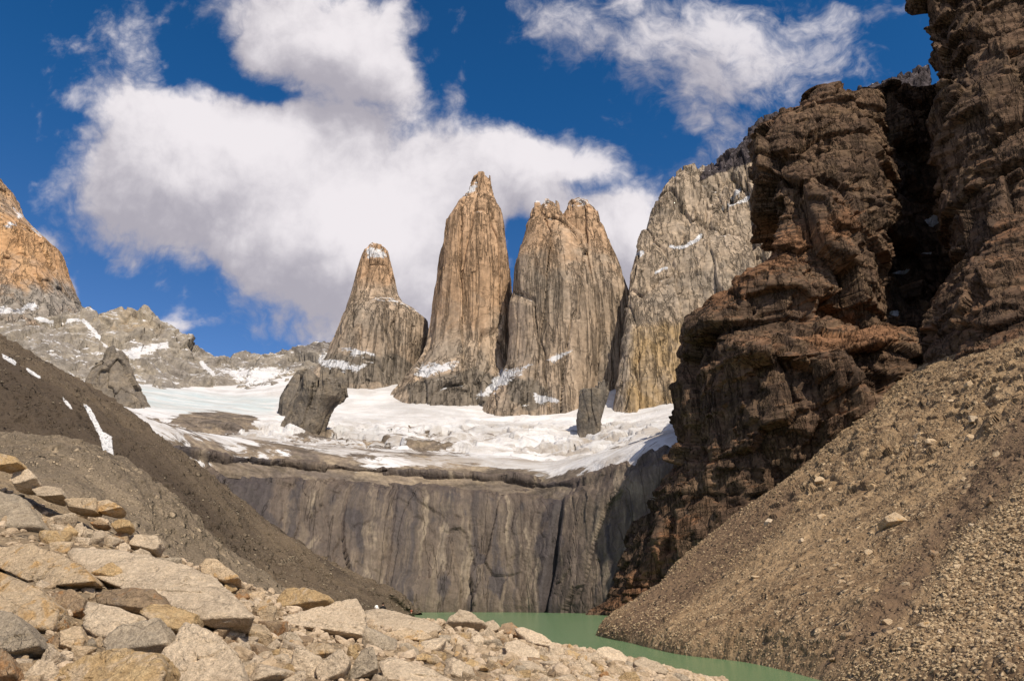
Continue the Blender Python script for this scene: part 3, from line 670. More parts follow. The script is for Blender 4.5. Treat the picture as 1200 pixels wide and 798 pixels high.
link('rock_tower', tower_mesh('rock_tower', [T3a, T3b], M_GRAN, tattr(390, 240, [[(643, 420), (655, 414), (670, 411), (660, 421), (650, 424)], [(627, 462), (640, 462), (655, 470), (650, 474), (632, 470)], [(566, 452), (585, 436), (622, 428), (590, 452), (570, 462)]], ledge=.42, darks=[[(596, 470), (590, 440), (630, 445), (650, 470), (620, 480)]], amt=.75, top_snow=238)),
     label='broad granite tower with a twin notched summit, rightmost of the three free-standing spires', category='rock tower', group='granite towers above the glacier')

# great granite wall right of the towers
def wall_rows():
    base = [(760, 520, 1500), (722, 520, 1330), (716, 515, 1290), (735, 512, 1262), (770, 512, 1250), (820, 505, 1230), (900, 490, 1200), (1000, 470, 1190), (1090, 460, 1180)]
    r1 = [(765, 440, 1520), (731, 440, 1345), (727, 437, 1305), (742, 435, 1280), (780, 430, 1268), (830, 420, 1255), (900, 400, 1240), (1000, 390, 1230), (1090, 380, 1220)]
    r2 = [(768, 370, 1540), (737, 370, 1362), (735, 367, 1325), (752, 365, 1302), (790, 360, 1290), (840, 340, 1285), (900, 330, 1270), (1000, 310, 1260), (1090, 300, 1250)]
    r2b = [(772, 335, 1548), (739, 335, 1372), (738, 332, 1340), (756, 328, 1328), (794, 315, 1322), (843, 285, 1325), (900, 290, 1300), (1000, 270, 1290), (1090, 260, 1280)]
    r3 = [(785, 290, 1560), (747, 292, 1390), (748, 290, 1368), (765, 288, 1356), (800, 275, 1355), (848, 250, 1362), (900, 250, 1340), (1000, 230, 1320), (1090, 220, 1310)]
    r4 = [(795, 250, 1570), (763, 252, 1400), (765, 250, 1385), (778, 248, 1378), (808, 238, 1384), (850, 222, 1395), (900, 200, 1390), (1000, 180, 1370), (1090, 160, 1360)]
    top = [(805, 225, 1580), (779, 226, 1420), (783, 222, 1412), (795, 213, 1410), (815, 205, 1415), (846, 196, 1430), (890, 155, 1450), (960, 132, 1450), (1090, 88, 1450)]
    bk = [(810, 235, 1640), (795, 230, 1560), (800, 228, 1550), (812, 222, 1540), (825, 215, 1560), (860, 205, 1600), (900, 170, 1620), (980, 150, 1650), (1090, 110, 1650)]
    bk2 = [(a, b + 110, c + 120) for a, b, c in bk]
    return [[P(a, b, c + 95) for a, b, c in r] for r in (base, r1, r2, r2b, r3, r4, top, bk, bk2)]
def wall_disp(V, N):
    px, py = proj(V)
    wq = V + 14 * np.stack([fbm(V / 120, 3), fbm(V / 120 + 50, 3), 0 * V[:, 0]], 1)
    d = 6 * (ridged(wq / np.array((55, 55, 420), np.float32) + 3, 4) - .25) + 6 * fbm(V / 110, 3) + 1.8 * (ridged(wq / np.array((15, 15, 220), np.float32), 3) - .25) + 1.0 * fbm(V / np.array((11, 11, 30), np.float32), 4)
    d += 10 * facet(wq / np.array((75, 75, 520), np.float32) + 3, .05, .85, .6) + 3 * facet(wq / np.array((26, 26, 130), np.float32) + 7, .06, .8) + 1.2 * facet(V / np.array((11, 11, 26), np.float32))
    tower_top = sstep(225, 200, py - .25 * (830 - px) * (px < 830))
    f1, f2, h = worley(V / np.array((15, 15, 800), np.float32) + 5)
    ht = sstep(.0, 1, (V[:, 2] - 740) / 80)
    V = V + N * d[:, None]
    V[:, 2] += ht * (h - .4) * 26 * sstep(770, 790, px)
    dk = sstep(826, 836, px) * sstep(215, 190, py)
    V[:, 2] += dk * 12 * fbm(V / np.array((22, 22, 200), np.float32), 4)
    return V
V, q, sh = sheet(wall_rows(), 460, 460, wall_disp)
px, py = proj(V); sl = slope_of(V, sh); px = px + 4 * fbm(V / 26, 4); py = py + 3.5 * fbm(V / 26 + 30, 4)
snow = .46 * sstep(.35, .8, np.abs(sl))
for pl in ([(848, 244), (868, 236), (884, 229)], [(786, 289), (800, 290), (812, 284), (822, 276)], [(769, 319), (776, 316), (780, 315)], [(858, 232), (868, 222)], [(745, 300), (752, 297)]):
    snow = np.maximum(snow, .95 * np.exp(-(linedist(px, py, pl) / 2.6) ** 2))
dark = np.clip(.5 + polydist(px, py, [(818, 212), (835, 206), (860, 196), (884, 190), (1100, 160), (1100, 60), (960, 100), (885, 140), (860, 165), (836, 180)]) / 5, 0, 1.0)
tint = .65 * np.clip(polydist(px, py, [(735, 370), (800, 370), (840, 400), (800, 480), (730, 500), (720, 500)]) / 20 + .3, 0, 1) + .35 * sstep(260, 210, py)
link('granite_wall', raw_mesh('granite_wall', V, q, M_WALL, {'snow': snow, 'dark': dark * 1.1, 'tint': tint}),
     label='wide grey granite wall with a snowy diagonal ledge and dark jagged crest, behind the brown buttress', category='rock wall')

# orange peak at the left edge
T5 = tower([(150, -75, -45), (190, -100, -22), (214, -125, 1), (222, -140, 10), (235, -150, 13), (250, -160, 22), (270, -170, 42), (288, -180, 60), (315, -190, 66), (340, -200, 76), (360, -210, 89), (395, -230, 104), (450, -250, 130)], 1860, .7, seed=6, amp=1.0)
link('mountain_peak', tower_mesh('mountain_peak', [T5], M_ORANGE, tattr(285, 360, darks=[], snows=[[(15, 246), (30, 252), (22, 256)], [(34, 262), (50, 276), (48, 279)], [(4, 262), (20, 264), (10, 267)], [(0, 358), (20, 362), (40, 355), (48, 360), (20, 367), (0, 366)]], ledge=.35)),
     label='orange granite peak cut off by the left edge, above the snow-streaked ridge', category='mountain peak')

# low ridge closing the cirque on the left, snow in its gullies
RD = [[P(*p) for p in r] for r in (
    [(-200, 500, 1350), (-60, 480, 1400), (40, 452, 1420), (110, 452, 1430), (170, 465, 1480), (230, 468, 1560), (290, 470, 1600), (340, 458, 1640), (390, 445, 1680), (470, 440, 1700), (520, 440, 1700)],
    [(-200, 430, 1480), (-60, 415, 1510), (40, 412, 1530), (110, 424, 1540), (165, 432, 1590), (220, 445, 1650), (285, 448, 1680), (340, 440, 1720), (390, 428, 1750), (470, 430, 1760), (520, 430, 1760)],
    [(-200, 390, 1620), (-60, 385, 1650), (30, 385, 1670), (105, 398, 1680), (165, 408, 1720), (215, 425, 1760), (285, 432, 1790), (340, 426, 1800), (390, 419, 1820), (470, 425, 1830), (520, 425, 1830)],
    [(-200, 365, 1740), (-60, 362, 1760), (30, 360, 1770), (100, 370, 1790), (146, 363, 1810), (200, 388, 1830), (240, 416, 1850), (300, 418, 1860), (350, 413, 1870), (405, 406, 1880), (520, 420, 1890)],
    [(-200, 375, 1900), (-60, 372, 1900), (30, 375, 1900), (100, 385, 1900), (146, 378, 1900), (200, 400, 1920), (240, 425, 1930), (300, 426, 1940), (350, 422, 1950), (405, 416, 1950), (520, 426, 1960)],
    [(-200, 475, 2000), (-60, 472, 2000), (30, 475, 2000), (100, 475, 2000), (146, 475, 2000), (200, 475, 2020), (240, 475, 2030), (300, 475, 2040), (350, 475, 2050), (405, 475, 2050), (520, 475, 2060)])]
def ridge_disp(V, N):
    d = 16 * (ridged(V / np.array((110, 110, 150), np.float32), 5) - .2) + 10 * fbm(V / 60, 5) + 3 * fbm(V / 15, 3)
    d += 22 * facet(V / np.array((75, 75, 110), np.float32)) + 9 * facet(V / np.array((28, 28, 40), np.float32))
    W_ = V + N * (d * .8)[:, None]
    W_[:, 2] += 5 * fbm(V / 22, 4)
    return W_
V, q, sh = sheet(RD, 520, 260, ridge_disp)
px, py = proj(V); sl = np.abs(slope_of(V, sh))
snow = .45 * sstep(.35, .75, sl) + .18 * fbm(V / 45, 5)
for poly, e in (([(140, 412), (165, 404), (195, 400), (200, 408), (180, 412), (160, 422), (125, 418), (100, 414)], 5),
                ([(255, 432), (300, 430), (330, 428), (345, 435), (310, 450), (280, 450)], 9), ([(360, 418), (400, 410), (440, 418), (440, 440), (390, 440)], 8)):
    snow = np.maximum(snow, np.clip(.42 + polydist(px, py, poly) / e * .4, 0, .75))
for pl in ([(42, 372), (60, 378), (92, 375)], [(98, 376), (112, 390), (125, 405)], [(236, 425), (250, 438)], [(10, 362), (40, 356)], [(300, 438), (320, 432)], [(290, 450), (310, 446)]):
    snow = np.maximum(snow, .85 * np.exp(-(linedist(px, py, pl) / 3.2) ** 2))
tint = .5 * np.exp(-((px - 150) / 60) ** 2) * sstep(410, 380, py)
link('hills', raw_mesh('hills', V, q, M_RIDGE, {'snow': snow, 'tint': tint, 'dark': .55 * sstep(420, 408, py) * (px > 225)}), kind='structure')

# rock islands standing out of the ice
def outcrop(label, prof, Y, deep, seed, snows=(), mat=None):
    t = tower(prof, Y, deep, 240, 220, amp=1.25, expo=2.8, seed=seed, fs=.42)
    def f(V, sl):
        px, py = proj(V); s = zeros(V) + .40 * sstep(.5, .9, sl)
        for poly in snows: s = np.maximum(s, np.clip(.55 + polydist(px, py, poly) / 6, 0, 1.1))
        return {'snow': s}
    link('rock_outcrop', tower_mesh('rock_outcrop', [t], mat or M_OUTC, f), label=label, category='rock outcrop', group='rock islands in the glacier')
outcrop('brown rock outcrop with a square dark top, in the ice at far left', [(412, 131, 143), (416, 127, 146), (424, 120, 147), (442, 108, 151), (456, 103, 157), (470, 98, 165), (500, 92, 175), (540, 88, 180)], 1180, .9, 11)
outcrop('large dark rock outcrop with a steep left face in the middle of the glacier', [(447, 363, 388), (449, 358, 397), (453, 354, 402), (460, 349, 399), (467, 345, 397), (472, 342, 391), (478, 340, 386), (488, 336, 381), (500, 330, 377), (515, 326, 370), (545, 322, 366)], 1120, .7, 12)
outcrop('pointed grey rock outcrop on the ice behind and left of the largest outcrop', [(433, 350, 356), (440, 346, 360), (450, 341, 366), (465, 332, 370), (476, 330, 372), (510, 328, 374)], 1350, .8, 14)
outcrop('tan rock block in the snow gully between the broad tower and granite wall', [(450, 697, 708), (453, 690, 711), (459, 682, 711), (466, 680, 710), (478, 679, 707), (492, 677, 704), (505, 678, 702), (530, 676, 702)], 1225, .9, 15)

# ------------------------------------------------------------------ dark buttress and cliffs on the right
def cliff_disp(step=1.0, seed=0, cave=1.0):
    def f(V, N):
        o = np.float32(seed * 13.3)
        N = N * np.array((1, 1, .35), np.float32)
        wz = V[:, 2] + 9 * fbm(V / 110 + o, 3) + 1.8 * fbm(V / 24 + o, 3) + .12 * V[:, 0]
        # bedded in places, ribbed in others
        bed = sstep(-.2, .2, fbm(V / np.array((170, 170, 80), np.float32) + o + 5, 3))
        q = V + 1.2 * np.stack([fbm(V / 26 + o, 2), fbm(V / 26 + o + 40, 2), fbm(V / 26 + o + 80, 2)], 1)
        q = q @ np.array(((.80, .60, 0), (-.58, .78, .22), (.13, -.18, .975)), np.float32)
        d = 5 * fbm(V / 110 + o, 3)
        d += (1.1 - .6 * bed) * 4.5 * (ridged(q / np.array((36, 36, 150), np.float32) + o, 3) - .3) * cave
        for h, am in ((33.0, 4.5), (13.0, 2.4), (4.7, .6)):
            k = np.floor(wz / h); fr = wz / h - k
            am_l = am * step * (.1 + 1.3 * hsh(k + seed * 100) ** 1.5) * (.4 + .8 * bed)
            d = d + am_l * (sstep(0, .05, fr) - .55 * fr - .5) + am * .8 * (hsh(k + 7 + seed * 100) - .5) * (.35 + .65 * bed)
        for cell, am, bx in (((80, 80, 95), 16.0, .95), ((36, 36, 40), 8.5, .95), ((15, 15, 15), 3.4, .95), ((6, 6, 5), .9, .95)):
            d = d + am * facet(q / np.array(cell, np.float32) + o, .05, bx, .14)
        return V + N * (d - 1.0)[:, None]
    return f
def jag(V, z0):
    return V
BR = [
  [(856, 760, 720), (746, 745, 690), (696, 728, 655), (738, 735, 600), (830, 735, 560), (940, 700, 530), (1020, 620, 510), (1070, 570, 512), (1095, 540, 560), (1130, 520, 600), (1230, 500, 600)],
  [(866, 680, 730), (776, 680, 700), (718, 690, 656), (748, 690, 602), (830, 680, 560), (930, 630, 530), (1010, 560, 510), (1062, 500, 515), (1085, 480, 570), (1115, 460, 620), (1230, 450, 620)],
  [(876, 600, 740), (806, 610, 710), (754, 624, 658), (778, 618, 596), (840, 600, 555), (920, 560, 526), (1000, 500, 512), (1056, 450, 520), (1078, 430, 580), (1108, 410, 635), (1230, 410, 640)],
  [(898, 530, 745), (848, 535, 715), (804, 541, 658), (812, 530, 588), (850, 520, 550), (915, 490, 524), (990, 450, 512), (1052, 420, 525), (1074, 400, 590), (1104, 380, 650), (1230, 380, 650)],
  [(908, 455, 750), (858, 460, 720), (809, 466, 656), (817, 455, 585), (850, 445, 550), (909, 430, 528), (973, 415, 520), (1032, 400, 532), (1056, 380, 625), (1096, 350, 675), (1230, 350, 660)],
  [(913, 404, 755), (863, 404, 722), (819, 406, 645), (829, 399, 590), (860, 403, 534), (914, 410, 523), (973, 410, 526), (1020, 402, 534), (1050, 372, 640), (1094, 332, 685), (1230, 332, 670)],
  [(913, 390, 755), (863, 390, 722), (819, 392, 645), (829, 385, 590), (860, 385, 564), (914, 392, 553), (973, 392, 556), (1020, 384, 564), (1050, 360, 640), (1094, 320, 685), (1230, 320, 670)],
  [(923, 345, 760), (888, 345, 728), (860, 348, 650), (864, 338, 598), (885, 325, 572), (924, 330, 560), (973, 335, 560), (1016, 330, 566), (1046, 310, 653), (1092, 285, 695), (1230, 280, 680)],
  [(948, 298, 765), (923, 298, 735), (902, 300, 660), (902, 290, 606), (915, 280, 582), (939, 275, 570), (978, 275, 568), (1016, 280, 575), (1044, 260, 665), (1091, 240, 705), (1230, 230, 690)],
  [(948, 245, 770), (923, 245, 740), (898, 247, 665), (899, 240, 614), (915, 235, 590), (944, 230, 580), (983, 228, 578), (1018, 230, 585), (1042, 215, 673), (1089, 200, 715), (1230, 190, 700)],
  [(938, 195, 775), (916, 195, 745), (893, 197, 670), (897, 190, 622), (920, 185, 600), (949, 182, 592), (988, 180, 590), (1018, 180, 598), (1041, 170, 680), (1088, 165, 720), (1230, 150, 705)],
  [(948, 150, 790), (923, 150, 760), (896, 152, 690), (902, 147, 640), (925, 143, 622), (952, 140, 615), (988, 138, 612), (1018, 138, 620), (1040, 135, 690), (1086, 130, 730), (1230, 110, 715)],
  [(978, 113, 790), (958, 116, 770), (938, 135, 720), (942, 136, 672), (955, 128, 650), (969, 113, 640), (998, 110, 638), (1024, 109, 645), (1040, 110, 700), (1086, 108, 735), (1230, 80, 720)],
  [(998, 125, 860), (978, 125, 850), (958, 140, 800), (959, 140, 760), (970, 132, 740), (990, 123, 730), (1020, 120, 730), (1045, 118, 735), (1060, 120, 760), (1090, 120, 800), (1230, 100, 800)],
  [(1028, 260, 960), (1008, 260, 950), (988, 260, 900), (984, 260, 860), (990, 260, 840), (1010, 260, 830), (1030, 260, 830), (1050, 260, 835), (1070, 260, 860), (1090, 260, 900), (1230, 260, 900)]]
V, q, sh = sheet([[P(*p) for p in r] for r in BR], 620, 760, cliff_disp(1.0, 1))
px, py = proj(V); sl = np.abs(slope_of(V, sh))
tint = .30 * fbm(V / 60, 4) + .55 * sstep(.3, .75, sl) + .7 * np.exp(-(linedist(px, py, [(845, 345), (900, 300), (950, 275), (990, 262)]) / 22) ** 2) + .8 * np.clip(polydist(px, py, [(930, 395), (1055, 380), (1050, 405), (960, 410)]) / 8 + .4, 0, 1)
tint += .6 * np.clip(polydist(px, py, [(700, 720), (785, 600), (830, 600), (800, 650), (740, 720)]) / 10, 0, 1)
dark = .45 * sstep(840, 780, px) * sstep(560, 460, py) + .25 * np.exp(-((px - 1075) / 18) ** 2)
snow = zeros(V)
for poly in ([(1083, 258), (1098, 250), (1101, 268), (1090, 266)], [(1075, 297), (1092, 295), (1092, 299)], [(1044, 320), (1062, 316), (1074, 322), (1058, 322)], [(1042, 365), (1054, 363), (1052, 374), (1044, 374)]):
    snow = np.maximum(snow, np.clip(.5 + polydist(px, py, poly) / 5, 0, 1.0))
link('cliff', raw_mesh('cliff', V, q, M_BUTT, {'tint': tint, 'dark': dark, 'snow': snow}), kind='structure')

WR = [
  [(1149, 640, 700), (1104, 600, 560), (1094, 560, 470), (1122, 550, 440), (1174, 545, 420), (1250, 540, 395), (1360, 540, 360), (1480, 540, 330)],
  [(1149, 470, 710), (1112, 455, 580), (1100, 440, 488), (1124, 432, 455), (1174, 425, 432), (1250, 420, 405), (1360, 415, 370), (1480, 415, 340)],
  [(1149, 420, 715), (1114, 405, 590), (1100, 400, 498), (1126, 385, 466), (1174, 378, 442), (1250, 370, 415), (1360, 365, 380), (1480, 360, 350)],
  [(1149, 370, 720), (1122, 350, 600), (1106, 345, 512), (1130, 335, 482), (1174, 330, 456), (1250, 325, 430), (1360, 315, 395), (1480, 310, 365)],
  [(1149, 310, 725), (1128, 300, 610), (1117, 296, 524), (1137, 290, 498), (1176, 285, 474), (1250, 275, 448), (1360, 265, 415), (1480, 255, 385)],
  [(1149, 250, 730), (1126, 245, 620), (1116, 240, 536), (1136, 235, 510), (1176, 228, 488), (1250, 215, 462), (1360, 205, 430), (1480, 190, 400)],
  [(1144, 190, 740), (1122, 185, 632), (1112, 180, 550), (1134, 175, 525), (1176, 165, 502), (1250, 150, 478), (1360, 130, 448), (1480, 110, 420)],
  [(1136, 120, 750), (1110, 110, 645), (1102, 106, 566), (1127, 100, 542), (1174, 90, 520), (1250, 75, 496), (1360, 50, 468), (1480, 20, 440)],
  [(1124, 50, 765), (1100, 40, 660), (1093, 34, 584), (1120, 28, 562), (1172, 15, 540), (1250, -5, 516), (1360, -30, 490), (1480, -60, 462)],
  [(1114, -30, 780), (1094, -40, 680), (1088, -45, 605), (1116, -55, 585), (1169, -65, 562), (1250, -90, 538), (1360, -120, 512), (1480, -150, 485)],
  [(1124, -110, 800), (1099, -110, 720), (1094, -112, 640), (1120, -125, 620), (1169, -135, 600), (1250, -160, 576), (1360, -200, 550), (1480, -230, 520)],
  [(1134, -60, 960), (1124, -60, 940), (1124, -60, 900), (1142, -70, 880), (1184, -80, 860), (1250, -90, 840), (1360, -110, 800), (1480, -130, 780)]]
V, q, sh = sheet([[P(*p) for p in r] for r in WR], 460, 640, cliff_disp(1.1, 2))
px, py = proj(V); sl = np.abs(slope_of(V, sh))
tint = .30 * fbm(V / 60, 4) + .5 * sstep(.3, .75, sl)
link('cliff', raw_mesh('cliff', V, q, M_BUTT, {'tint': tint, 'dark': .2 * sstep(300, 100, py), 'snow': zeros(V)}), kind='structure')

# ------------------------------------------------------------------ scree fan on the right
SR = [
  [Q(705, -5, 330), Q(697, -5, 312), Q(728, -5, 268), Q(785, -5, 213), Q(858, -5, 187), Q(942, -5, 146), Q(1025, -5, 112), Q(1120, -5, 84), Q(1300, -5, 62), Q(1500, -5, 50)],
  [Q(705, .2, 335), Q(700, .2, 306), Q(735, .2, 264), Q(795, .2, 211), Q(875, .2, 185), Q(962, .2, 146), Q(1050, .2, 113), Q(1160, .2, 86), Q(1350, .2, 62), Q(1550, .2, 50)],
  [P(760, 715, 400), P(752, 700, 350), P(790, 700, 300), P(845, 700, 245), P(910, 705, 200), P(990, 715, 165), P(1080, 720, 140), P(1200, 725, 112), P(1400, 730, 85), P(1600, 730, 70)],
  [P(830, 660, 470), P(806, 650, 420), P(845, 645, 365), P(900, 640, 300), P(965, 640, 250), P(1040, 645, 205), P(1120, 640, 175), P(1240, 635, 140), P(1440, 620, 105), P(1650, 600, 90)],
  [P(905, 610, 520), P(866, 604, 475), P(900, 590, 425), P(955, 575, 360), P(1020, 570, 300), P(1085, 570, 250), P(1160, 560, 212), P(1280, 545, 170), P(1480, 520, 130), P(1700, 480, 110)],
  [P(985, 555, 540), P(930, 560, 510), P(965, 535, 470), P(1015, 510, 415), P(1075, 500, 355), P(1130, 500, 300), P(1195, 485, 255), P(1310, 460, 205), P(1520, 420, 160), P(1750, 370, 140)],
  [P(1040, 500, 550), P(995, 505, 530), P(1025, 480, 500), P(1070, 455, 460), P(1120, 440, 410), P(1165, 440, 350), P(1230, 420, 305), P(1340, 385, 250), P(1560, 330, 195), P(1800, 270, 170)],
  [P(1075, 460, 560), P(1055, 452, 545), P(1075, 435, 520), P(1105, 420, 490), P(1150, 408, 450), P(1200, 402, 400), P(1270, 375, 350), P(1390, 330, 295), P(1620, 260, 235), P(1870, 190, 205)],
  [P(1095, 425, 620), P(1085, 420, 600), P(1100, 405, 575), P(1130, 395, 545), P(1175, 380, 505), P(1230, 372, 455), P(1300, 345, 400), P(1420, 300, 345), P(1660, 220, 280), P(1920, 130, 240)]]
def scree_disp(V, N):
    n = N * np.sign(N[:, 2:3] + 1e-6)
    q = V / np.array((140, 26, 80), np.float32)
    d = 2.2 * fbm(q, 4) + 3.2 * fbm(V / 60, 4) + .5 * fbm(V / 9, 4) + .35 * fbm(V / 2.6, 3)
    px, py = proj(V)
    # a washed-out runnel above the coarse rubble
    dl = linedist(px, py, [(1150, 520), (1095, 650), (1070, 700), (1010, 760)])
    d = d - .9 * np.exp(-(dl / 14) ** 2)
    up = np.clip(.5 + polydist(px, py, [(880, 610), (990, 500), (1060, 445), (1200, 400), (1260, 420), (1200, 480), (1080, 560), (960, 590)]) / 40, 0, 1)
    d = d + up * (2.6 * facet(V / np.array((9, 9, 9), np.float32)) + 1.6 * (ridged(V / 18, 4) - .3)) + .5 * facet(V / 3.2)
    d = d * sstep(-2, 6, V[:, 2])
    return V + n * d[:, None]
SV, q, sh = sheet(SR, 520, 520, scree_disp)
SVg = SV.reshape(*sh, 3)
px, py = proj(SV)
fines_shade = np.maximum(np.clip(.5 + polydist(px, py, [(700, 748), (760, 690), (860, 600), (940, 560), (930, 600), (830, 690), (760, 745)]) / 24, 0, 1), np.clip(.5 + polydist(px, py, [(960, 790), (1000, 730), (1090, 620), (1200, 470), (1260, 470), (1180, 580), (1110, 640), (1060, 720)]) / 40, 0, 1))
link('scree_slope', raw_mesh('scree_slope', SV, q, M_SCREE, {'fines_shade': fines_shade}), kind='structure')

# ------------------------------------------------------------------ left valley side
SL = [
  [P(-420, 440, 700), P(-260, 330, 700), P(-110, 375, 690), P(0, 420, 680), P(60, 450, 680), P(130, 492, 680), P(215, 548, 680), P(300, 620, 690), P(400, 684, 690), P(495, 722, 690)],
  [P(-420, 230, 600), P(-260, 290, 620), P(-110, 350, 630), P(0, 404, 630), P(60, 437, 625), P(130, 482, 620), P(215, 541, 625), P(300, 615, 635), P(400, 681, 645), P(494, 719, 652)],
  [P(-420, 300, 510), P(-260, 350, 530), P(-110, 400, 545), P(0, 445, 545), P(60, 475, 545), P(130, 515, 550), P(215, 575, 560), P(298, 642, 590), P(395, 695, 615), P(480, 720.5, 640)],
  [P(-420, 380, 430), P(-260, 430, 450), P(-110, 465, 465), P(0, 500, 470), P(60, 525, 475), P(130, 560, 485), P(215, 615, 500), P(290, 670, 545), P(385, 706, 580), P(465, 722, 622)],
  [P(-420, 460, 360), P(-260, 500, 380), P(-110, 530, 390), P(0, 555, 400), P(60, 580, 405), P(130, 610, 415), P(215, 655, 440), P(285, 692, 500), P(375, 714, 550), P(450, 724, 606)],
  [P(-420, 600, 260), P(-260, 620, 280), P(-110, 640, 290), P(0, 655, 300), P(60, 670, 310), P(130, 690, 330), P(215, 708, 380), P(285, 718, 450), P(370, 724, 520), Q(440, -2, 580)],
  [Q(-420, -6, 200), Q(-260, -6, 215), Q(-110, -6, 225), Q(0, -6, 235), Q(60, -6, 250), Q(130, -6, 280), Q(215, -6, 330), Q(285, -6, 400), Q(370, -6, 480), Q(440, -8, 560)]]
def slope_disp(V, N):
    n = N * np.sign(N[:, 2:3] + 1e-6)
    ac = .3 * V[:, 0] + .95 * V[:, 1]; al = .95 * V[:, 0] - .3 * V[:, 1]
    rq = np.stack([ac, al * .14, V[:, 2] * .14], 1)
    d = 9 * (ridged(rq / 38, 4) - .2) + 4 * (ridged(rq / 13, 3) - .2) + 1.6 * facet(V / 7) + 5 * fbm(V / 70, 4) + 1.6 * fbm(V / 16, 4) + .6 * fbm(V / 5, 3)
    px, py = proj(V)
    rocky = np.clip(polydist(px, py, [(-100, 470), (20, 450), (110, 500), (60, 540), (-60, 540)]) / 15, 0, 1)
    f1, f2, h = worley(V / 9); d = d + rocky * (4 * (h - .3) + 4 * (ridged(V / 14, 4) - .2))
    d = d * sstep(-1, 8, V[:, 2])
    return V + n * d[:, None]
V, q, sh = sheet(SL, 480, 420, slope_disp)
px, py = proj(V)
snow = zeros(V)
for poly, am in (([(97, 472), (106, 478), (120, 505), (131, 512), (133, 534), (122, 534), (117, 512)], 1), ([(2, 414), (20, 424), (18, 428), (4, 420)], 1), ([(30, 430), (49, 442), (46, 444), (32, 435)], 1), ([(70, 462), (84, 474), (86, 482), (76, 474)], .8), ([(87, 458), (91, 464), (88, 464)], .8), ([(56, 472), (62, 478), (60, 480)], .7)):
    snow = np.maximum(snow, np.clip(.5 + polydist(px, py, poly) / 5, 0, 1) * am)
fines_shade = np.clip(.5 + polydist(px, py, [(-300, 340), (0, 415), (60, 448), (130, 495), (215, 560), (280, 630), (240, 625), (150, 575), (60, 530), (0, 525), (-300, 520)]) / 26, 0, 1)  # upper slope darkened further, cloud shade painted into the colour
HV, hsh2 = V, sh
link('hillside', raw_mesh('hillside', V, q, M_SLOPE, {'snow': snow, 'fines_shade': fines_shade}), kind='structure')

# nearer grey moraine hump
MR = [
  [Q(-520, 20, 330), Q(-320, 20, 330), Q(-130, 18, 330), Q(0, 16, 330), Q(110, 12, 330), Q(180, 8, 335), Q(235, 4, 345), Q(290, 0, 355), Q(360, -4, 360), Q(440, -6, 360)],
  [P(-520, 455, 265), P(-320, 480, 262), P(-130, 503, 260), P(0, 514, 256), P(105, 524, 256), P(165, 558, 262), P(215, 602, 272), P(265, 648, 285), P(330, 692, 300), P(400, 722, 310)],
  [P(-520, 520, 225), P(-320, 545, 222), P(-130, 560, 220), P(0, 565, 218), P(100, 578, 220), P(155, 602, 226), P(205, 640, 236), P(255, 676, 250), P(318, 706, 268), P(388, 728, 282)],
  [P(-520, 600, 170), P(-320, 620, 168), P(-130, 632, 166), P(0, 640, 166), P(95, 650, 170), P(150, 668, 178), P(200, 690, 190), P(250, 712, 206), P(312, 728, 228), P(380, 738, 248)],
  [Q(-520, 8, 110), Q(-320, 8, 112), Q(-130, 8, 114), Q(0, 8, 118), Q(90, 7, 124), Q(150, 5, 134), Q(200, 2, 148), Q(250, -1, 168), Q(310, -4, 195), Q(375, -6, 220)]]
def mor_disp(V, N):
    n = N * np.sign(N[:, 2:3] + 1e-6)
    px, py = proj(V)
    d = 2.6 * fbm(V / np.array((40, 22, 30), np.float32), 4) + 3.2 * (ridged(np.stack([.3 * V[:, 0] + .95 * V[:, 1], (.95 * V[:, 0] - .3 * V[:, 1]) * .16, V[:, 2] * .16], 1) / 16, 4) - .2) + .8 * facet(V / 4) + .8 * fbm(V / 7, 4) + .3 * fbm(V / 2, 3)
    return V + n * d[:, None]
MV, q, sh2 = sheet(MR, 420, 300, mor_disp)
MVg = MV.reshape(*sh2, 3)
link('moraine', raw_mesh('moraine', MV, q, M_MORAINE), kind='structure')

# ------------------------------------------------------------------ boulder field in front
GX = [-420, -250, -100, 0, 100, 200, 300, 400, 500, 600, 700, 780, 850, 960]
GR = [
  [P(x, 1500, Y) for x, Y in zip(GX, [4, 4, 4, 4, 4, 4, 4, 4.5, 5, 6, 8, 11, 14, 18])],
  [P(x, 930, Y) for x, Y in zip(GX, [13, 13, 13, 13, 13, 14, 15, 17, 19, 23, 32, 46, 66, 80])],
  [P(x, 800, Y) for x, Y in zip(GX, [23, 23, 22, 22, 23, 25, 27, 29, 33, 38, 50, 70, 120, 170])],
  [P(x, y, Y) for x, y, Y in zip(GX, [660, 672, 690, 695, 703, 716, 738, 750, 758, 768, 780, 790, 802, 822], [34, 34, 33, 33, 34, 36, 42, 52, 60, 66, 76, 90, 128, 170])],
  [P(x, y, Y) for x, y, Y in zip(GX, [560, 580, 600, 622, 640, 672, 704, 727, 740, 752, 771, 787, 806, 832], [47, 47, 47, 47, 48, 50, 56, 66, 76, 82, 92, 104, 134, 172])],
  [P(x, y, Y) for x, y, Y in zip(GX, [440, 470, 508, 545, 604, 656, 690, 716, 732, 747, 768, 786, 808, 840], [60, 60, 60, 60, 60, 61, 66, 76, 86, 92, 102, 114, 140, 176])],
]
cr = GR[-1]
GR.append([(p[0] * 1.12, p[1] + 9, max(p[2] - 3.0, -3)) for p in cr])
GR.append([(p[0] * 1.5, p[1] + 55, -7) for p in cr])
def gnd_disp(V, N):
    n = N * np.sign(N[:, 2:3] + 1e-6)
    d = .35 * fbm(V / 5, 4) + .22 * fbm(V / 1.3, 4) + .5 * fbm(V / 14, 3)
    return V + n * (d * sstep(6, 20, V[:, 1]))[:, None]
FV, fq, fsh = sheet(GR, 420, 420, gnd_disp)
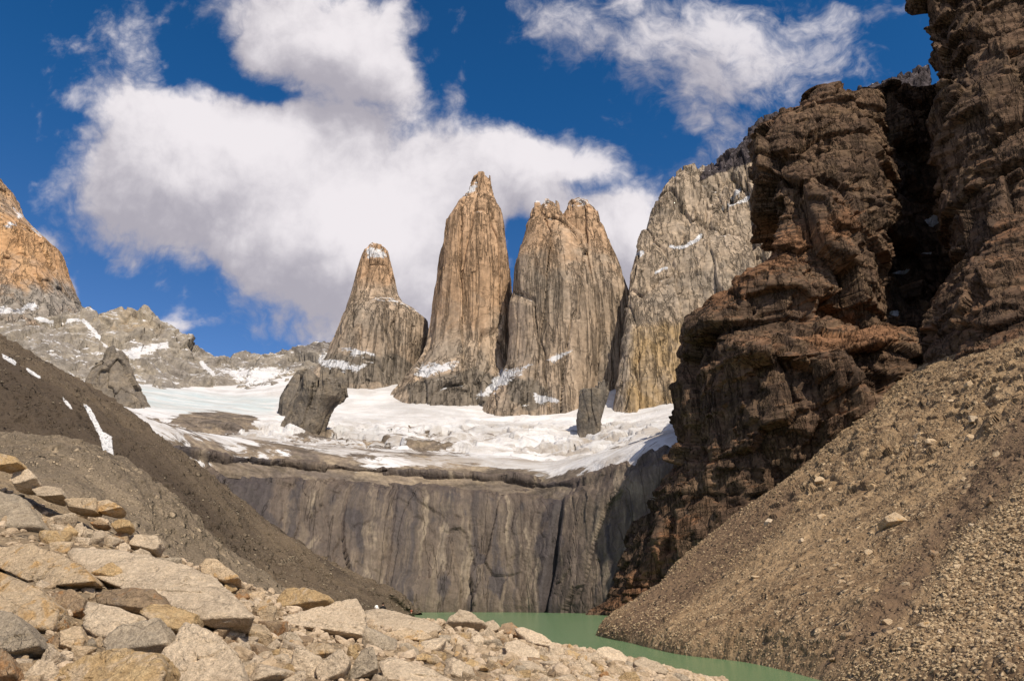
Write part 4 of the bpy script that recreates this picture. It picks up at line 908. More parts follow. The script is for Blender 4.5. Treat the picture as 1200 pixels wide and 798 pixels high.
link('ground', raw_mesh('ground', FV, fq, M_GROUND), kind='structure')
_fr = FV.reshape(*fsh, 3); _ypar = np.linspace(0, 1, fsh[0])
# rows in front of the crest only, for standing things on the ground
_len = [np.mean(np.linalg.norm(np.array(GR[i + 1]) - np.array(GR[i]), axis=1)) for i in range(len(GR) - 1)]
_cr = int(fsh[0] * sum(_len[:5]) / sum(_len)) + 2
_FP = _fr[:_cr].reshape(-1, 3); _fx, _fy = proj(_FP)
def on_ground(px, py):
    i = np.argmin((_fx - px) ** 2 + (_fy - py) ** 2); return _FP[i]
_sx, _sy = proj(SV)
def on_scree(px, py):
    i = np.argmin((_sx - px) ** 2 + (_sy - py) ** 2); return SV[i]

_ico = {}
def ico(sub):
    if sub not in _ico:
        bm = bmesh.new(); bmesh.ops.create_icosphere(bm, subdivisions=sub, radius=1.0)
        v = np.array([q.co[:] for q in bm.verts], np.float32); f = np.array([[q.index for q in p.verts] for p in bm.faces], np.int32); bm.free()
        _ico[sub] = (v / np.linalg.norm(v, axis=1, keepdims=True), f)
    return _ico[sub]
def hull_planes(pts):
    bm = bmesh.new()
    for p in pts: bm.verts.new(p)
    bmesh.ops.convex_hull(bm, input=list(bm.verts)); bm.normal_update()
    n = np.array([f.normal[:] for f in bm.faces]); c = np.array([f.calc_center_median()[:] for f in bm.faces]); bm.free()
    d = (n * c).sum(1)
    s = np.where(d < 0, -1, 1); return n * s[:, None], np.maximum(np.abs(d), 1e-3)
def block(n, d, sub, ext, seed, rough=1.0, crisp=80, R=None):
    """angular block: star-shaped surface of a set of planes with chipped edges; ext = half extents"""
    v, f = ico(sub)
    ext = np.asarray(ext, np.float32)
    E = v * ext; E = E @ R.T if R is not None else E
    u = E / np.linalg.norm(E, axis=1, keepdims=True)
    k = np.maximum(u @ n.T, 1e-4) / d[None]
    s = float(np.min(ext)) * .5 + float(np.max(ext)) * .5
    r = 1 / (np.maximum(k, 1e-6) ** crisp).sum(1) ** (1 / crisp)
    V = u * r[:, None]
    o = seed * 7.77
    dd = .022 * fbm(V / (s * .9) + o, 4) + .012 * fbm(V / (s * .22) + o, 4)
    dd = dd + .07 * facet(V / (s * .7) + o + 3, .06, .85) + .036 * facet(V / (s * .22) + o, .08, .85)
    if sub > 3: dd = dd + .010 * fbm(V / (s * .06) + o, 3)
    V = V + u * (dd * s * rough)[:, None]
    return V.astype(np.float32), f

rng_ = np.random.RandomState(21)
HERO = []       # (polygon, label) for keeping small stones off and for describing their neighbours
def hero(noun, label, colour, poly, k=1.0, thick=.55, under=.35, seed=0, ridge=.66, dpos=0.0, on=on_ground, group=None, sub=None, stand=None, bulge=.08):
    poly = np.array(poly, float); x0, y0 = poly.min(0); x1, y1 = poly.max(0)
    base = np.array(stand) if stand is not None else on((x0 + x1) / 2, y0 + (y1 - y0) * .8)
    Y0 = base[1] + dpos; mpp = Y0 / F_PX * 1.02
    h = (y1 - y0) * mpp; w = (x1 - x0) * mpp
    rs = np.random.RandomState(seed + 100)
    tilt = rs.uniform(-.42, .42); kx = rs.uniform(-.22, .22)
    rg = ridge + .1 * rs.uniform(-1, 1)
    def dep(t, fx):
        t = t + tilt * (fx - .5)
        m = k * (1 - rg) * h
        return (k * (1 - t) * h if t < rg else m + (under + .12) * h * (t - rg) / (1 - rg)) + kx * w * (fx - .5)
    pts = []
    for (a, b) in poly: pts.append(P(a, b, Y0 + dep((b - y0) / max(y1 - y0, 1e-3), (a - x0) / max(x1 - x0, 1e-3))))
    # the nose of the block, a broken line nearer to the eye
    yr = y0 + ridge * (y1 - y0)
    xs = []
    for i in range(len(poly)):
        (a, b), (c, d) = poly[i], poly[(i + 1) % len(poly)]
        if (b - yr) * (d - yr) <= 0 and b != d: xs.append(a + (c - a) * (yr - b) / (d - b))
    if len(xs) >= 2:
        l, r = min(xs), max(xs)
        for fr in (.08, .92, .3 + .4 * rs.rand()):
            x_ = l + (r - l) * fr; fx = (x_ - x0) / (x1 - x0); tt = rg - tilt * (fx - .5) - 1e-3
            tt = min(max(tt, .1), .97)
            pts.append(P(x_, y0 + tt * (y1 - y0), Y0 + dep(tt, fx) - (bulge * .5 * min(w, 2 * h) if .1 < fr < .9 else 0)))
    cxy = poly.mean(0); fr = np.array(pts[:len(poly)])
    c3 = fr.mean(0); T_ = thick * min(w, 2.2 * h)
    for p in fr:
        q = c3 + (p - c3) * .84; q[1] = p[1] + T_; q[2] -= .12 * T_ + .1 * h; pts.append(tuple(q))
    pts = np.array(pts); ctr = pts.mean(0)
    n, d = hull_planes(pts - ctr)
    ext = (pts.max(0) - pts.min(0)) / 2
    wpx = max(x1 - x0, y1 - y0)
    V, f = block(n, d, sub or (6 if wpx > 110 else 5 if wpx > 26 else 4), ext, seed + len(HERO), rough=.8)
    me = raw_mesh('boulder', V, f, BM[colour])
    o = link('boulder', me, label=label, category='boulder'); o.location = ctr
    if group: o['group'] = group
    HERO.append((poly, noun)); return o

FG = 'granite boulders of the moraine in front'
HB = [
 ('broad pale slab', 'largest pale pinkish granite slab, long and smooth, sloping down to the right', 'pale', [(76, 650), (84, 640), (139, 643), (209, 657), (254, 676), (301, 722), (300, 734), (272, 744), (226, 726), (181, 694), (150, 692), (105, 674)], dict(k=1.7, thick=.25, ridge=.9, under=.1, bulge=.02)),
 ('flat brown stone', 'flat brown weathered stone lying on the lower edge of the largest slab', 'brown', [(110, 698), (120, 692), (157, 687), (181, 690), (196, 708), (190, 722), (164, 719), (132, 714), (112, 706)], dict(k=1.1, ridge=.6, dpos=-3.0)),
 ('ochre wedge', 'ochre wedge of rock right of the flat brown stone below the largest slab', 'ochre', [(162, 716), (175, 706), (197, 707), (231, 720), (227, 729), (212, 743), (206, 760), (186, 732)], dict(k=1.0, ridge=.5, dpos=-2.8)),
 ('brown and ochre block', 'small brown and ochre angular block perched on top of the largest slab', 'ochre', [(104, 672), (131, 658), (142, 667), (149, 682), (146, 689), (131, 690), (110, 678)], dict(k=.35, ridge=.5, dpos=-3.4)),
 ('pitted tan rock', 'long tan rock with a dark pitted lower edge, left of the largest slab', 'tan', [(-25, 640), (35, 637), (78, 652), (101, 668), (128, 692), (101, 698), (63, 697), (38, 676), (14, 661), (-25, 655)], dict(k=1.3, ridge=.75, under=.5, dpos=-.8)),
 ('broad tan block', 'broad tan block with a sharp right corner overhanging a dark hollow', 'tan', [(-35, 664), (0, 670), (42, 686), (70, 711), (67, 724), (49, 753), (21, 728), (0, 716), (-35, 712)], dict(k=1.1, ridge=.7, under=.5, dpos=-1)),
 ('smooth grey block', 'smooth light grey angular block at the bottom left corner', 'grey', [(-22, 712), (14, 716), (34, 738), (52, 759), (49, 767), (31, 781), (0, 760), (-22, 750)], dict(k=1.1, ridge=.8, under=.4, dpos=-1)),
 ('tan cube', 'cube-like tan stone with a flat bright face beside the smooth grey block', 'tan', [(70, 738), (95, 733), (99, 748), (93, 766), (78, 770), (69, 762)], dict(k=.7, ridge=.75, dpos=-.4)),
 ('small brown stone', 'small dark brown stone wedged between the smooth grey block and the tan cube', 'brown', [(52, 752), (68, 740), (72, 752), (71, 766), (56, 768)], dict(k=.5, dpos=.2)),
 ('ribbed grey-brown rock', 'ribbed brown rock standing in the gap behind the tan cube', 'brown', [(58, 694), (82, 690), (100, 700), (98, 733), (76, 738), (66, 722)], dict(k=.7, ridge=.7, dpos=.2)),
 ('bulky pale block', 'bulky pale block with an undercut left end, below the flat brown stone', 'pale', [(97, 702), (130, 709), (164, 719), (195, 731), (205, 747), (188, 762), (153, 762), (118, 754), (96, 733)], dict(k=1.0, ridge=.72, under=.5, dpos=-1.4)),
 ('rough grey block', 'rough dark grey block with a coarse surface under the ochre wedge', 'grey', [(117, 751), (139, 731), (185, 722), (196, 744), (207, 765), (186, 780), (150, 764), (121, 760)], dict(k=.8, ridge=.6, dpos=-2)),
 ('ochre slab', 'wide ochre slab along the bottom edge below the rough grey block', 'ochre', [(44, 806), (60, 788), (88, 774), (115, 762), (140, 761), (185, 764), (192, 780), (184, 804), (150, 822), (90, 825)], dict(k=1.1, ridge=.8, dpos=-1)),
 ('brown corner rock', 'rounded brown rock in the bottom left corner under the smooth grey block', 'brown', [(-25, 760), (2, 757), (14, 772), (20, 800), (10, 820), (-25, 820)], dict(k=.8, dpos=-.6)),
 ('tall pale wedge', 'tall pale wedge-shaped block pointing up at the bottom, right of the ochre slab', 'pale', [(215, 726), (229, 730), (250, 743), (281, 774), (291, 800), (282, 820), (166, 820), (166, 800), (196, 783), (207, 757)], dict(k=1.0, ridge=.85, dpos=-1.2)),
 ('grey-faced pyramid', 'large pyramid-shaped block with a dark grey face at the left edge', 'grey', [(-25, 570), (0, 573), (24, 581), (41, 602), (62, 626), (54, 641), (12, 638), (-25, 634)], dict(k=.9, ridge=.7)),
 ('ochre capstone', 'ochre capstone at the very top of the boulder slope by the left edge', 'ochre', [(-18, 530), (0, 531), (18, 535), (26, 545), (20, 551), (9, 547), (-18, 544)], dict(k=.7, ridge=.6)),
 ('sloping pale block', 'sloping pale block just below the ochre capstone', 'pale', [(12, 562), (15, 551), (32, 548), (46, 567), (41, 575), (19, 574)], dict(k=1.0)),
 ('flat pale block', 'flat pale block with a dark gap beneath it, right of the sloping pale block', 'pale', [(35, 571), (52, 569), (70, 571), (73, 579), (66, 589), (42, 580)], dict(k=1.2, under=.9)),
 ('long tan block', 'long tan squared block on the skyline of the boulder slope', 'tan', [(74, 584), (92, 582), (112, 584), (113, 600), (98, 601), (80, 598)], dict(k=.7)),
 ('peaked tan block', 'peaked tan block touching the right end of the long squared one', 'tan', [(113, 587), (126, 584), (144, 594), (142, 600), (133, 604), (114, 599)], dict(k=.7)),
 ('brown lump', 'brown lump of rock lying below the peaked tan block', 'brown', [(104, 612), (117, 607), (127, 614), (122, 619), (110, 619)], dict(k=.6)),
 ('ochre chunk', 'bright ochre chunk right of the brown lump', 'ochre', [(129, 614), (138, 607), (152, 609), (155, 618), (148, 624), (136, 623)], dict(k=.7)),
 ('round brown-faced stone', 'stone with a dark brown face among the rubble above the largest slab', 'brown', [(129, 631), (139, 622), (150, 625), (149, 639), (136, 643)], dict(k=.6)),
 ('long pale block', 'long pale block with dark underside on the upper edge of the largest slab', 'pale', [(148, 629), (160, 625), (184, 627), (188, 636), (181, 649), (161, 646), (149, 641)], dict(k=.9, under=.6)),
 ('rounded stone', 'rounded pale stone resting on the largest slab at its upper right', 'pale', [(153, 647), (164, 642), (175, 646), (176, 654), (163, 657), (154, 653)], dict(k=.7)),
 ('tan rail of rock', 'long narrow tan block on the right edge of the largest slab', 'tan', [(232, 662), (240, 653), (254, 655), (282, 677), (284, 688), (276, 692), (254, 674), (236, 671)], dict(k=.8)),
 ('ochre-sided boulder', 'big boulder with dark ochre left side and tan top, on the skyline', 'ochre', [(312, 724), (325, 704), (335, 689), (357, 687), (386, 697), (395, 709), (357, 720), (330, 727)], dict(k=.8, ridge=.55)),
 ('great mid slab', 'great pale slab with a raised right end and hollows beneath, in the middle foreground', 'pale', [(303, 731), (352, 715), (404, 708), (417, 700), (424, 711), (431, 732), (436, 752), (421, 759), (397, 755), (369, 752), (345, 741), (318, 738)], dict(k=1.2, ridge=.62, under=.6, thick=.4)),
 ('far pale slab', 'smooth pale slab with two seated people at its far edge', 'pale', [(424, 714), (450, 712), (482, 723), (514, 730), (519, 738), (506, 747), (440, 742), (425, 732)], dict(k=1.5, ridge=.85, thick=.3)),
 ('low tan slab', 'low tan slab with dark shade along its foot, below the seated people', 'tan', [(438, 743), (466, 738), (494, 737), (507, 746), (503, 755), (456, 758), (438, 753)], dict(k=1.2, under=.8)),
 ('upright grey slab', 'upright grey slab standing on edge at the bottom of the picture', 'grey', [(423, 760), (437, 756), (444, 781), (440, 806), (403, 808), (410, 785)], dict(k=.5, thick=.35)),
 ('brown-faced block', 'block with a shaded brown face under the great mid slab', 'tan', [(342, 765), (366, 752), (386, 753), (398, 764), (385, 774), (370, 782), (360, 778)], dict(k=.9, ridge=.4, under=.5)),
 ('leaning pale block', 'leaning pale block left of the upright grey slab', 'pale', [(368, 783), (384, 768), (400, 758), (411, 772), (404, 798), (396, 808), (374, 806)], dict(k=.8)),
 ('small pinkish block', 'small greyish block at the left end under the great mid slab', 'grey', [(326, 745), (336, 739), (347, 741), (356, 752), (341, 761), (327, 754)], dict(k=.7)),
 ('lakeside boulder', 'prominent pale boulder with a dark left face on the skyline against the lake', 'pale', [(518, 739), (527, 721), (538, 714), (553, 717), (567, 727), (574, 736), (565, 742), (543, 743), (538, 748), (520, 745)], dict(k=.9, ridge=.5, under=.5)),
 ('humped pale stone', 'humped pale stone touching the right side of the prominent lakeside boulder', 'pale', [(567, 729), (578, 725), (586, 733), (586, 741), (578, 745), (568, 743)], dict(k=.7)),
 ('shaded brown boulder', 'boulder with a large shaded brown face, second right of the lakeside boulder', 'brown', [(583, 740), (588, 731), (600, 728), (613, 740), (620, 753), (604, 754), (588, 749)], dict(k=.6)),
 ('long shore slab', 'long pale slab sloping right along the skyline to the water', 'pale', [(601, 735), (613, 734), (634, 742), (649, 753), (659, 765), (640, 767), (618, 755)], dict(k=1.0)),
 ('broad pale block', 'broad pale block with a notched lower edge, below the shaded brown boulder', 'pale', [(589, 752), (607, 749), (622, 756), (633, 763), (634, 771), (612, 779), (595, 770)], dict(k=1.2)),
 ('tilted tan block', 'tilted tan block with a dark left end, below the lakeside boulder', 'tan', [(552, 766), (560, 756), (579, 768), (576, 775), (556, 774)], dict(k=.8)),
 ('squat ochre block', 'squat ochre block in the rubble near the bottom centre', 'ochre', [(542, 779), (551, 771), (562, 776), (574, 784), (558, 790), (543, 787)], dict(k=.8)),
 ('bottom pale slab', 'pale slab at the bottom edge right of the upright grey slab', 'pale', [(442, 774), (462, 769), (482, 776), (499, 781), (531, 796), (536, 810), (450, 812)], dict(k=1.4, ridge=.85)),
 ('ochre stone', 'yellowish ochre stone above the bottom pale slab', 'ochre', [(487, 768), (494, 764), (504, 767), (509, 774), (500, 778), (488, 775)], dict(k=.8)),
 ('domed shore boulder', 'domed pale boulder at the water edge, left of the two on the shore', 'pale', [(694, 768), (701, 759), (713, 757), (727, 762), (738, 771), (730, 779), (716, 782), (702, 778)], dict(k=1.0)),
 ('ridged shore boulder', 'ridged pale boulder at the water edge, right of the domed one', 'pale', [(741, 775), (753, 769), (773, 775), (784, 785), (778, 797), (760, 794), (748, 785)], dict(k=1.0)),
 ('grey stone', 'light grey stone between the domed and the ridged shore boulders', 'grey', [(728, 781), (736, 773), (746, 779), (747, 785), (734, 788)], dict(k=.7)),
 ('ochre shore block', 'ochre block at the bottom edge below the domed shore boulder', 'ochre', [(722, 796), (732, 787), (744, 786), (751, 795), (748, 806), (724, 806)], dict(k=.7)),
 ('grey shore slab', 'grey slab at the bottom edge right of the ridged shore boulder', 'grey', [(780, 797), (791, 787), (805, 791), (812, 802), (800, 808), (782, 807)], dict(k=.8)),
 ('last shore stone', 'pale rounded stone at the bottom edge nearest the open water', 'pale', [(818, 800), (826, 790), (838, 796), (842, 806), (822, 810)], dict(k=.7)),
]
for i, (noun, label, colour, poly, kw) in enumerate(HB):
    hero(noun, label, colour, poly, seed=i * 3 + 1, **kw)
N_FG_HERO = len(HERO)
# the lone big block on the scree and its lesser neighbours
hero('lone scree block', 'lone big pale block casting a long shadow on the scree slope', 'tan', [(1036, 606), (1049, 599), (1060, 605), (1066, 612), (1057, 620), (1041, 615)], on=on_scree, k=.3, thick=.9, seed=400, dpos=-1.5, ridge=.5)

# ---- middling stones: one object each, from a set of shared blocks
BASE = []
for i in range(16):
    rs = np.random.RandomState(500 + i)
    n = rs.normal(size=(11, 3)); n[:6] = np.vstack([np.eye(3), -np.eye(3)]) + rs.normal(size=(6, 3)) * .26
    n /= np.linalg.norm(n, axis=1, keepdims=True)
    e = np.array([1.0, .62 + .3 * rs.rand(), .42 + .35 * rs.rand()])
    d = np.concatenate([np.tile(e, 2), .72 + .25 * rs.rand(5)])
    d[6:] = d[6:] * np.linalg.norm(n[6:] * e, axis=1) * 1.18
    V, f = block(n, d, 4, e, 50 + i, rough=.9)
    BASE.append((raw_mesh('boulder', V, f, BM['tan']), e))
def euler_mat(a): return np.array(Matrix.Rotation(a[2], 3, 'Z') @ Matrix.Rotation(a[1], 3, 'Y') @ Matrix.Rotation(a[0], 3, 'X'))
CREST = [(-5, 545), (30, 552), (62, 580), (110, 592), (150, 606), (185, 632), (230, 655), (290, 685), (330, 705), (400, 712), (430, 722), (480, 730), (520, 738), (580, 742), (640, 757), (700, 772), (760, 783), (815, 797)]
cxs, cys = zip(*CREST)
SHAPE = {}
def near_hero(px, py):
    best, bd, side = None, 1e9, ''
    for poly, noun in HERO[:N_FG_HERO]:
        c = poly.mean(0); dd = abs(polydist(np.array([px]), np.array([py]), [tuple(p) for p in poly])[0])
        if dd < bd:
            bd = dd; x0, y0 = poly.min(0); x1, y1 = poly.max(0)
            if px < x0: side = 'left of'
            elif px > x1: side = 'right of'
            elif py < c[1]: side = 'above'
            else: side = 'below'
            best = noun
    return side, best
cand = []
tries = 0
while len(cand) < 212 and tries < 60000:
    tries += 1
    px = rng_.uniform(0, 838); yc = np.interp(px, cxs, cys); py = yc + (803 - yc) * rng_.rand() ** .9 if yc < 803 else 800
    left = px < 300
    big = (15 if left else 15) * (1 + .5 * (py - yc) / max(803 - yc, 8)) * (1.0 if py < 790 else 1.25)
    big = min(big, 6 + (803 - yc) * .25)
    r = big * (.35 + .65 * rng_.rand() ** 2.2) * (1 - .55 * min(1, tries / 40000))
    if r < (3.6 if left else 4.2): continue
    ok = True
    for poly, _ in HERO[:N_FG_HERO]:
        x0, y0 = poly.min(0); x1, y1 = poly.max(0)
        if px < x0 - r or px > x1 + r or py < y0 - r or py > y1 + r: continue
        if polydist(np.array([px]), np.array([py]), [tuple(p) for p in poly])[0] > -.25 * r: ok = False; break
    if not ok: continue
    if any((px - a) ** 2 + ((py - b) * 1.2) ** 2 < (.62 * (r + c)) ** 2 for a, b, c in cand): continue
    cand.append((px, py, r))
COLW = {'pale': 'pale', 'tan': 'tan', 'grey': 'grey', 'ochre': 'ochre', 'brown': 'brown'}
made = []
for (px, py, r) in cand:
    g = on_ground(px, py); size = r * g[1] / F_PX * 1.15
    bi = rng_.randint(len(BASE)); me, e = BASE[bi]
    col = rng_.choice(['pale', 'tan', 'grey', 'ochre', 'brown'], p=[.44, .31, .08, .10, .07])
    o = bpy.data.objects.new('boulder', me); COL.objects.link(o)
    if o.material_slots: o.material_slots[0].link = 'OBJECT'; o.material_slots[0].material = BM[col]
    o.location = (g[0], g[1], g[2] + size * .12)
    o.rotation_euler = (rng_.uniform(-.45, .45), rng_.uniform(-.45, .45), rng_.uniform(0, 6.28))
    sz = size * np.array([rng_.uniform(.85, 1.15), rng_.uniform(.85, 1.15), rng_.uniform(.8, 1.25)])
    o.scale = tuple(sz)
    shape = 'flat' if e[2] * sz[2] < .55 * e[1] * sz[1] else ('chunky' if e[2] * sz[2] > .8 * e[0] * sz[0] * .9 else 'blocky')
    sw = 'little' if r < 5.5 else ('small' if r < 8.5 else 'medium')
    side, noun = near_hero(px, py)
    made.append([o, sw, col, shape, side, noun, px, py])
# single each one out: look first, then the neighbour, then the order from the left
keys = {}
for m in made: keys.setdefault(tuple(m[1:6]), []).append(m)
for kk, ms in keys.items():
    sw, col, shape, side, noun = kk
    ms.sort(key=lambda m: m[6])
    for i, m in enumerate(ms):
        pos = '' if len(ms) == 1 else (['leftmost ', 'rightmost '][i] if len(ms) == 2 else (['leftmost ', 'middle ', 'rightmost '][i] if len(ms) == 3 else ['first ', 'second ', 'third ', 'fourth ', 'fifth ', 'sixth ', 'seventh ', 'eighth '][min(i, 7)]))
        m[0]['label'] = f"{pos}{sw} {col} {shape} stone just {side} the {noun}"
        m[0]['category'] = 'boulder'; m[0]['group'] = 'loose stones among the big boulders in front'

# ---- stones nobody could count, as one mesh per place
STONE = {}
def stone_var(sub, k):
    if (sub, k) not in STONE:
        rs = np.random.RandomState(900 + k); n = rs.normal(size=(15, 3)); n[:6] = np.vstack([np.eye(3), -np.eye(3)]) + .25 * rs.normal(size=(6, 3)); n /= np.linalg.norm(n, axis=1, keepdims=True)
        d = .62 + .38 * rs.rand(15); d[:6] = .75 + .2 * rs.rand(6); v, f = ico(sub); kx = np.maximum(v @ n.T, 1e-4) / d
        V = v * np.minimum(1 / ((kx ** 16).sum(1) ** (1 / 16)), 1.15)[:, None]; V = V * np.array([1, .6 + .35 * rs.rand(), .45 + .35 * rs.rand()]); STONE[(sub, k)] = (V.astype(np.float32), f)
    return STONE[(sub, k)]
def stone_mat(name, ca, cb, cc):
    m, T, b = new_mat(name); geo = T.new('ShaderNodeNewGeometry'); pos = geo.outputs['Position']
    a = T.attr('tone'); c = T.mix(T.rng(a, 0, .5, smooth=False), ca, cb); c = T.mix(T.rng(a, .5, 1, smooth=False), c, cc)
    g = T.rng(T.noise(pos, 4.0, 4, .65), .3, .7, .78, 1.2); c = T.mix(1.0, c, T.comb(g, g, g), 'MULTIPLY')
    T.put(b.inputs['Base Color'], c); T.put(b.inputs['Normal'], T.bump(T.noise(pos, 6.0, 4, .65), .12, 1.0)); b.inputs['Specular IOR Level'].default_value = .12
    return m
M_ST_FG = stone_mat('foreground rubble', (.30, .22, .14), (.44, .335, .23), (.54, .425, .31))
M_ST_SC = stone_mat('scree stones', (.18, .125, .075), (.30, .215, .13), (.50, .38, .24))
M_ST_MO = stone_mat('moraine stones', (.12, .10, .08), (.19, .16, .12), (.34, .28, .20))
def scatter(name, pts, sizes, sub, mat, rs, flat=.6, tone=None, sink=.1):
    Vs, Fs, Ts, off = [], [], [], 0
    pts = np.asarray(pts); sizes = np.asarray(sizes); var = rs.randint(0, 9, len(pts))
    tone = rs.rand(len(pts)) if tone is None else tone
    for k in range(9):
        idx = np.where(var == k)[0]
        if not len(idx): continue
        v, f = stone_var(sub, k); n = len(idx)
        ang = rs.uniform(0, 6.283, n); tl = rs.uniform(-flat, flat, n); t2 = rs.uniform(-flat, flat, n)
        ca, sa, cb, sb, cc, s2 = np.cos(ang), np.sin(ang), np.cos(tl), np.sin(tl), np.cos(t2), np.sin(t2)
        Rz = np.zeros((n, 3, 3)); Rz[:, 0, 0] = ca; Rz[:, 0, 1] = -sa; Rz[:, 1, 0] = sa; Rz[:, 1, 1] = ca; Rz[:, 2, 2] = 1
        Rx = np.zeros((n, 3, 3)); Rx[:, 0, 0] = 1; Rx[:, 1, 1] = cb; Rx[:, 1, 2] = -sb; Rx[:, 2, 1] = sb; Rx[:, 2, 2] = cb
        Ry = np.zeros((n, 3, 3)); Ry[:, 1, 1] = 1; Ry[:, 0, 0] = cc; Ry[:, 0, 2] = s2; Ry[:, 2, 0] = -s2; Ry[:, 2, 2] = cc
        R = Rx @ Ry @ Rz
        vv = v * (1 + 0) ; A = np.einsum('nij,vj->nvi', R, vv) * sizes[idx][:, None, None] + pts[idx][:, None, :]
        A[:, :, 2] += (sizes[idx] * sink)[:, None]
        Vs.append(A.reshape(-1, 3)); Fs.append((f[None] + (np.arange(n) * len(v))[:, None, None]).reshape(-1, 3) + off); off += n * len(v)
        Ts.append(np.repeat(tone[idx], len(v)))
    return link(name, raw_mesh(name, np.vstack(Vs), np.vstack(Fs), mat, {'tone': np.concatenate(Ts)}, smooth=False), kind='stuff')
rs = np.random.RandomState(5)
def pick(grid, n, rs):
    nv, nu = grid.shape[:2]; a = rs.rand(n) * (nv - 1.001); b = rs.rand(n) * (nu - 1.001)
    i, j = a.astype(int), b.astype(int); fa, fb = (a - i)[:, None], (b - j)[:, None]
    return (grid[i, j] * (1 - fa) * (1 - fb) + grid[i + 1, j] * fa * (1 - fb) + grid[i, j + 1] * (1 - fa) * fb + grid[i + 1, j + 1] * fa * fb)
# foreground rubble
g = pick(_fr[:_cr + 20], 60000, rs); px, py = proj(g)
keep = (px > -380) & (px < 850) & (py < 830) & (g[:, 1] > 15); g = g[keep][:11500]
sz = g[:, 1] / F_PX * (1.0 + 6.0 * rs.rand(len(g)) ** 1.8) * (1 + 1.0 * (rs.rand(len(g)) < .08))
sz = np.clip(sz, .05, .7)
scatter('rubble', g, sz, 2, M_ST_FG, rs, sink=.15)
# scree: sparse on the fan, crowded on the coarse tongue at the lower right and along the shore
g = pick(SVg, 160000, rs); px, py = proj(g)
tong = np.clip(.5 + polydist(px, py, [(1200, 560), (1160, 605), (1130, 620), (1090, 680), (1075, 730), (1020, 765), (965, 800), (960, 840), (1300, 840), (1300, 560)]) / 26, 0, 1)
band = np.clip(.5 + polydist(px, py, [(705, 745), (760, 755), (860, 768), (950, 795), (980, 770), (900, 735), (830, 705), (770, 700), (720, 735)]) / 20, 0, 1) * .55
blob = sstep(.1, .4, fbm(g / 22, 3)) * .5 + sstep(.05, .35, fbm(g / np.array((60, 14, 40)) + 9, 3)) * .22 * sstep(640, 420, py)
pr = np.maximum.reduce([tong * .95, band, blob, np.full(len(g), .15)])
keep = (px > 690) & (px < 1260) & (py < 830) & (g[:, 2] > .1) & (rs.rand(len(g)) < pr); g = g[keep]; tg = tong[keep]
sz = g[:, 1] / F_PX * (.55 + 1.5 * rs.rand(len(g)) ** 2.2 + tg * 2.6 * rs.rand(len(g)) ** 1.5); sz = np.clip(sz, .10, 1.3)
tone = np.clip(rs.rand(len(g)) * .75 + .25 * rs.rand(len(g)) + .2 * tg + .25 * band[keep], 0, 1)
scatter('scree_stones', g[:42000], sz[:42000], 1, M_ST_SC, rs, tone=tone[:42000])
# moraine stones on the left hump
g = pick(MVg, 30000, rs); px, py = proj(g)
keep = (px > -40) & (px < 400) & (py < 760) & (rs.rand(len(g)) < .12 + .4 * sstep(.1, .4, fbm(g / 14, 3))); g = g[keep][:5000]
scatter('moraine_stones', g, g[:, 1] / F_PX * (.45 + 1.3 * rs.rand(len(g)) ** 3), 1, M_ST_MO, rs)
g = pick(HV.reshape(*hsh2, 3), 30000, rs); px, py = proj(g)
keep = (px > -40) & (px < 490) & (g[:, 2] > 1) & (rs.rand(len(g)) < .08 + .5 * sstep(.1, .4, fbm(g / np.array((30, 12, 20)), 3))); g = g[keep][:6000]
scatter('hillside_stones', g, g[:, 1] / F_PX * (.4 + 1.4 * rs.rand(len(g)) ** 3.5), 1, M_ST_MO, rs)
# countable blocks on the scree
SCB = [(905, 430 + 150, 4), (985, 430, 0)]
spots = []
tries = 0
while len(spots) < 44 and tries < 9000:
    tries += 1
    px, py = rng_.uniform(860, 1195), rng_.uniform(430, 790)
    yl = np.interp(px, [860, 1000, 1060, 1200], [625, 510, 455, 410])
    if py < yl + 12 or (px < 960 and py > 760): continue
    r = rng_.uniform(3.0, 6.0)
    if any(math.hypot(px - a, py - b) < 16 for a, b, _ in spots) or math.hypot(px - 1050, py - 612) < 30: continue
    spots.append((px, py, r))
zones = {}
for (px, py, r) in spots:
    g = on_scree(px, py); size = r * g[1] / F_PX
    bi = rng_.randint(len(BASE)); me, e = BASE[bi]; col = rng_.choice(['tan', 'pale', 'brown'], p=[.6, .15, .25])
    o = bpy.data.objects.new('boulder', me); COL.objects.link(o)
    o.material_slots[0].link = 'OBJECT'; o.material_slots[0].material = BM[col]
    o.location = (g[0], g[1], g[2] + .1 * size); o.rotation_euler = (rng_.uniform(-.6, .6), rng_.uniform(-.6, .6), rng_.uniform(0, 6.28)); o.scale = (size, size * .9, size * .9)
    dx, dy = px - 1050, py - 612
    side = ('above' if dy < 0 else 'below') + (' and left of' if dx < 0 else ' and right of')
    far = 'near' if math.hypot(dx, dy) < 70 else ('far')
    zones.setdefault((col, side, far), []).append((px, o))
for (col, side, far), lst in zones.items():
    lst.sort(key=lambda a: a[0]); n = len(lst)
    for i, (_, o) in enumerate(lst):
        ordw = '' if n == 1 else ['first', 'second', 'third', 'fourth', 'fifth', 'sixth', 'seventh', 'eighth', 'ninth', 'tenth', 'eleventh', 'twelfth', 'thirteenth', 'fourteenth', 'fifteenth'][min(i, 14)] + ' '
        o['label'] = f"{ordw}{col} scree stone {'close ' if far == 'near' else 'well '}{side} the lone big block" + (' from the left' if n > 1 else '')
        o['category'] = 'boulder'; o['group'] = 'loose blocks on the scree slope'

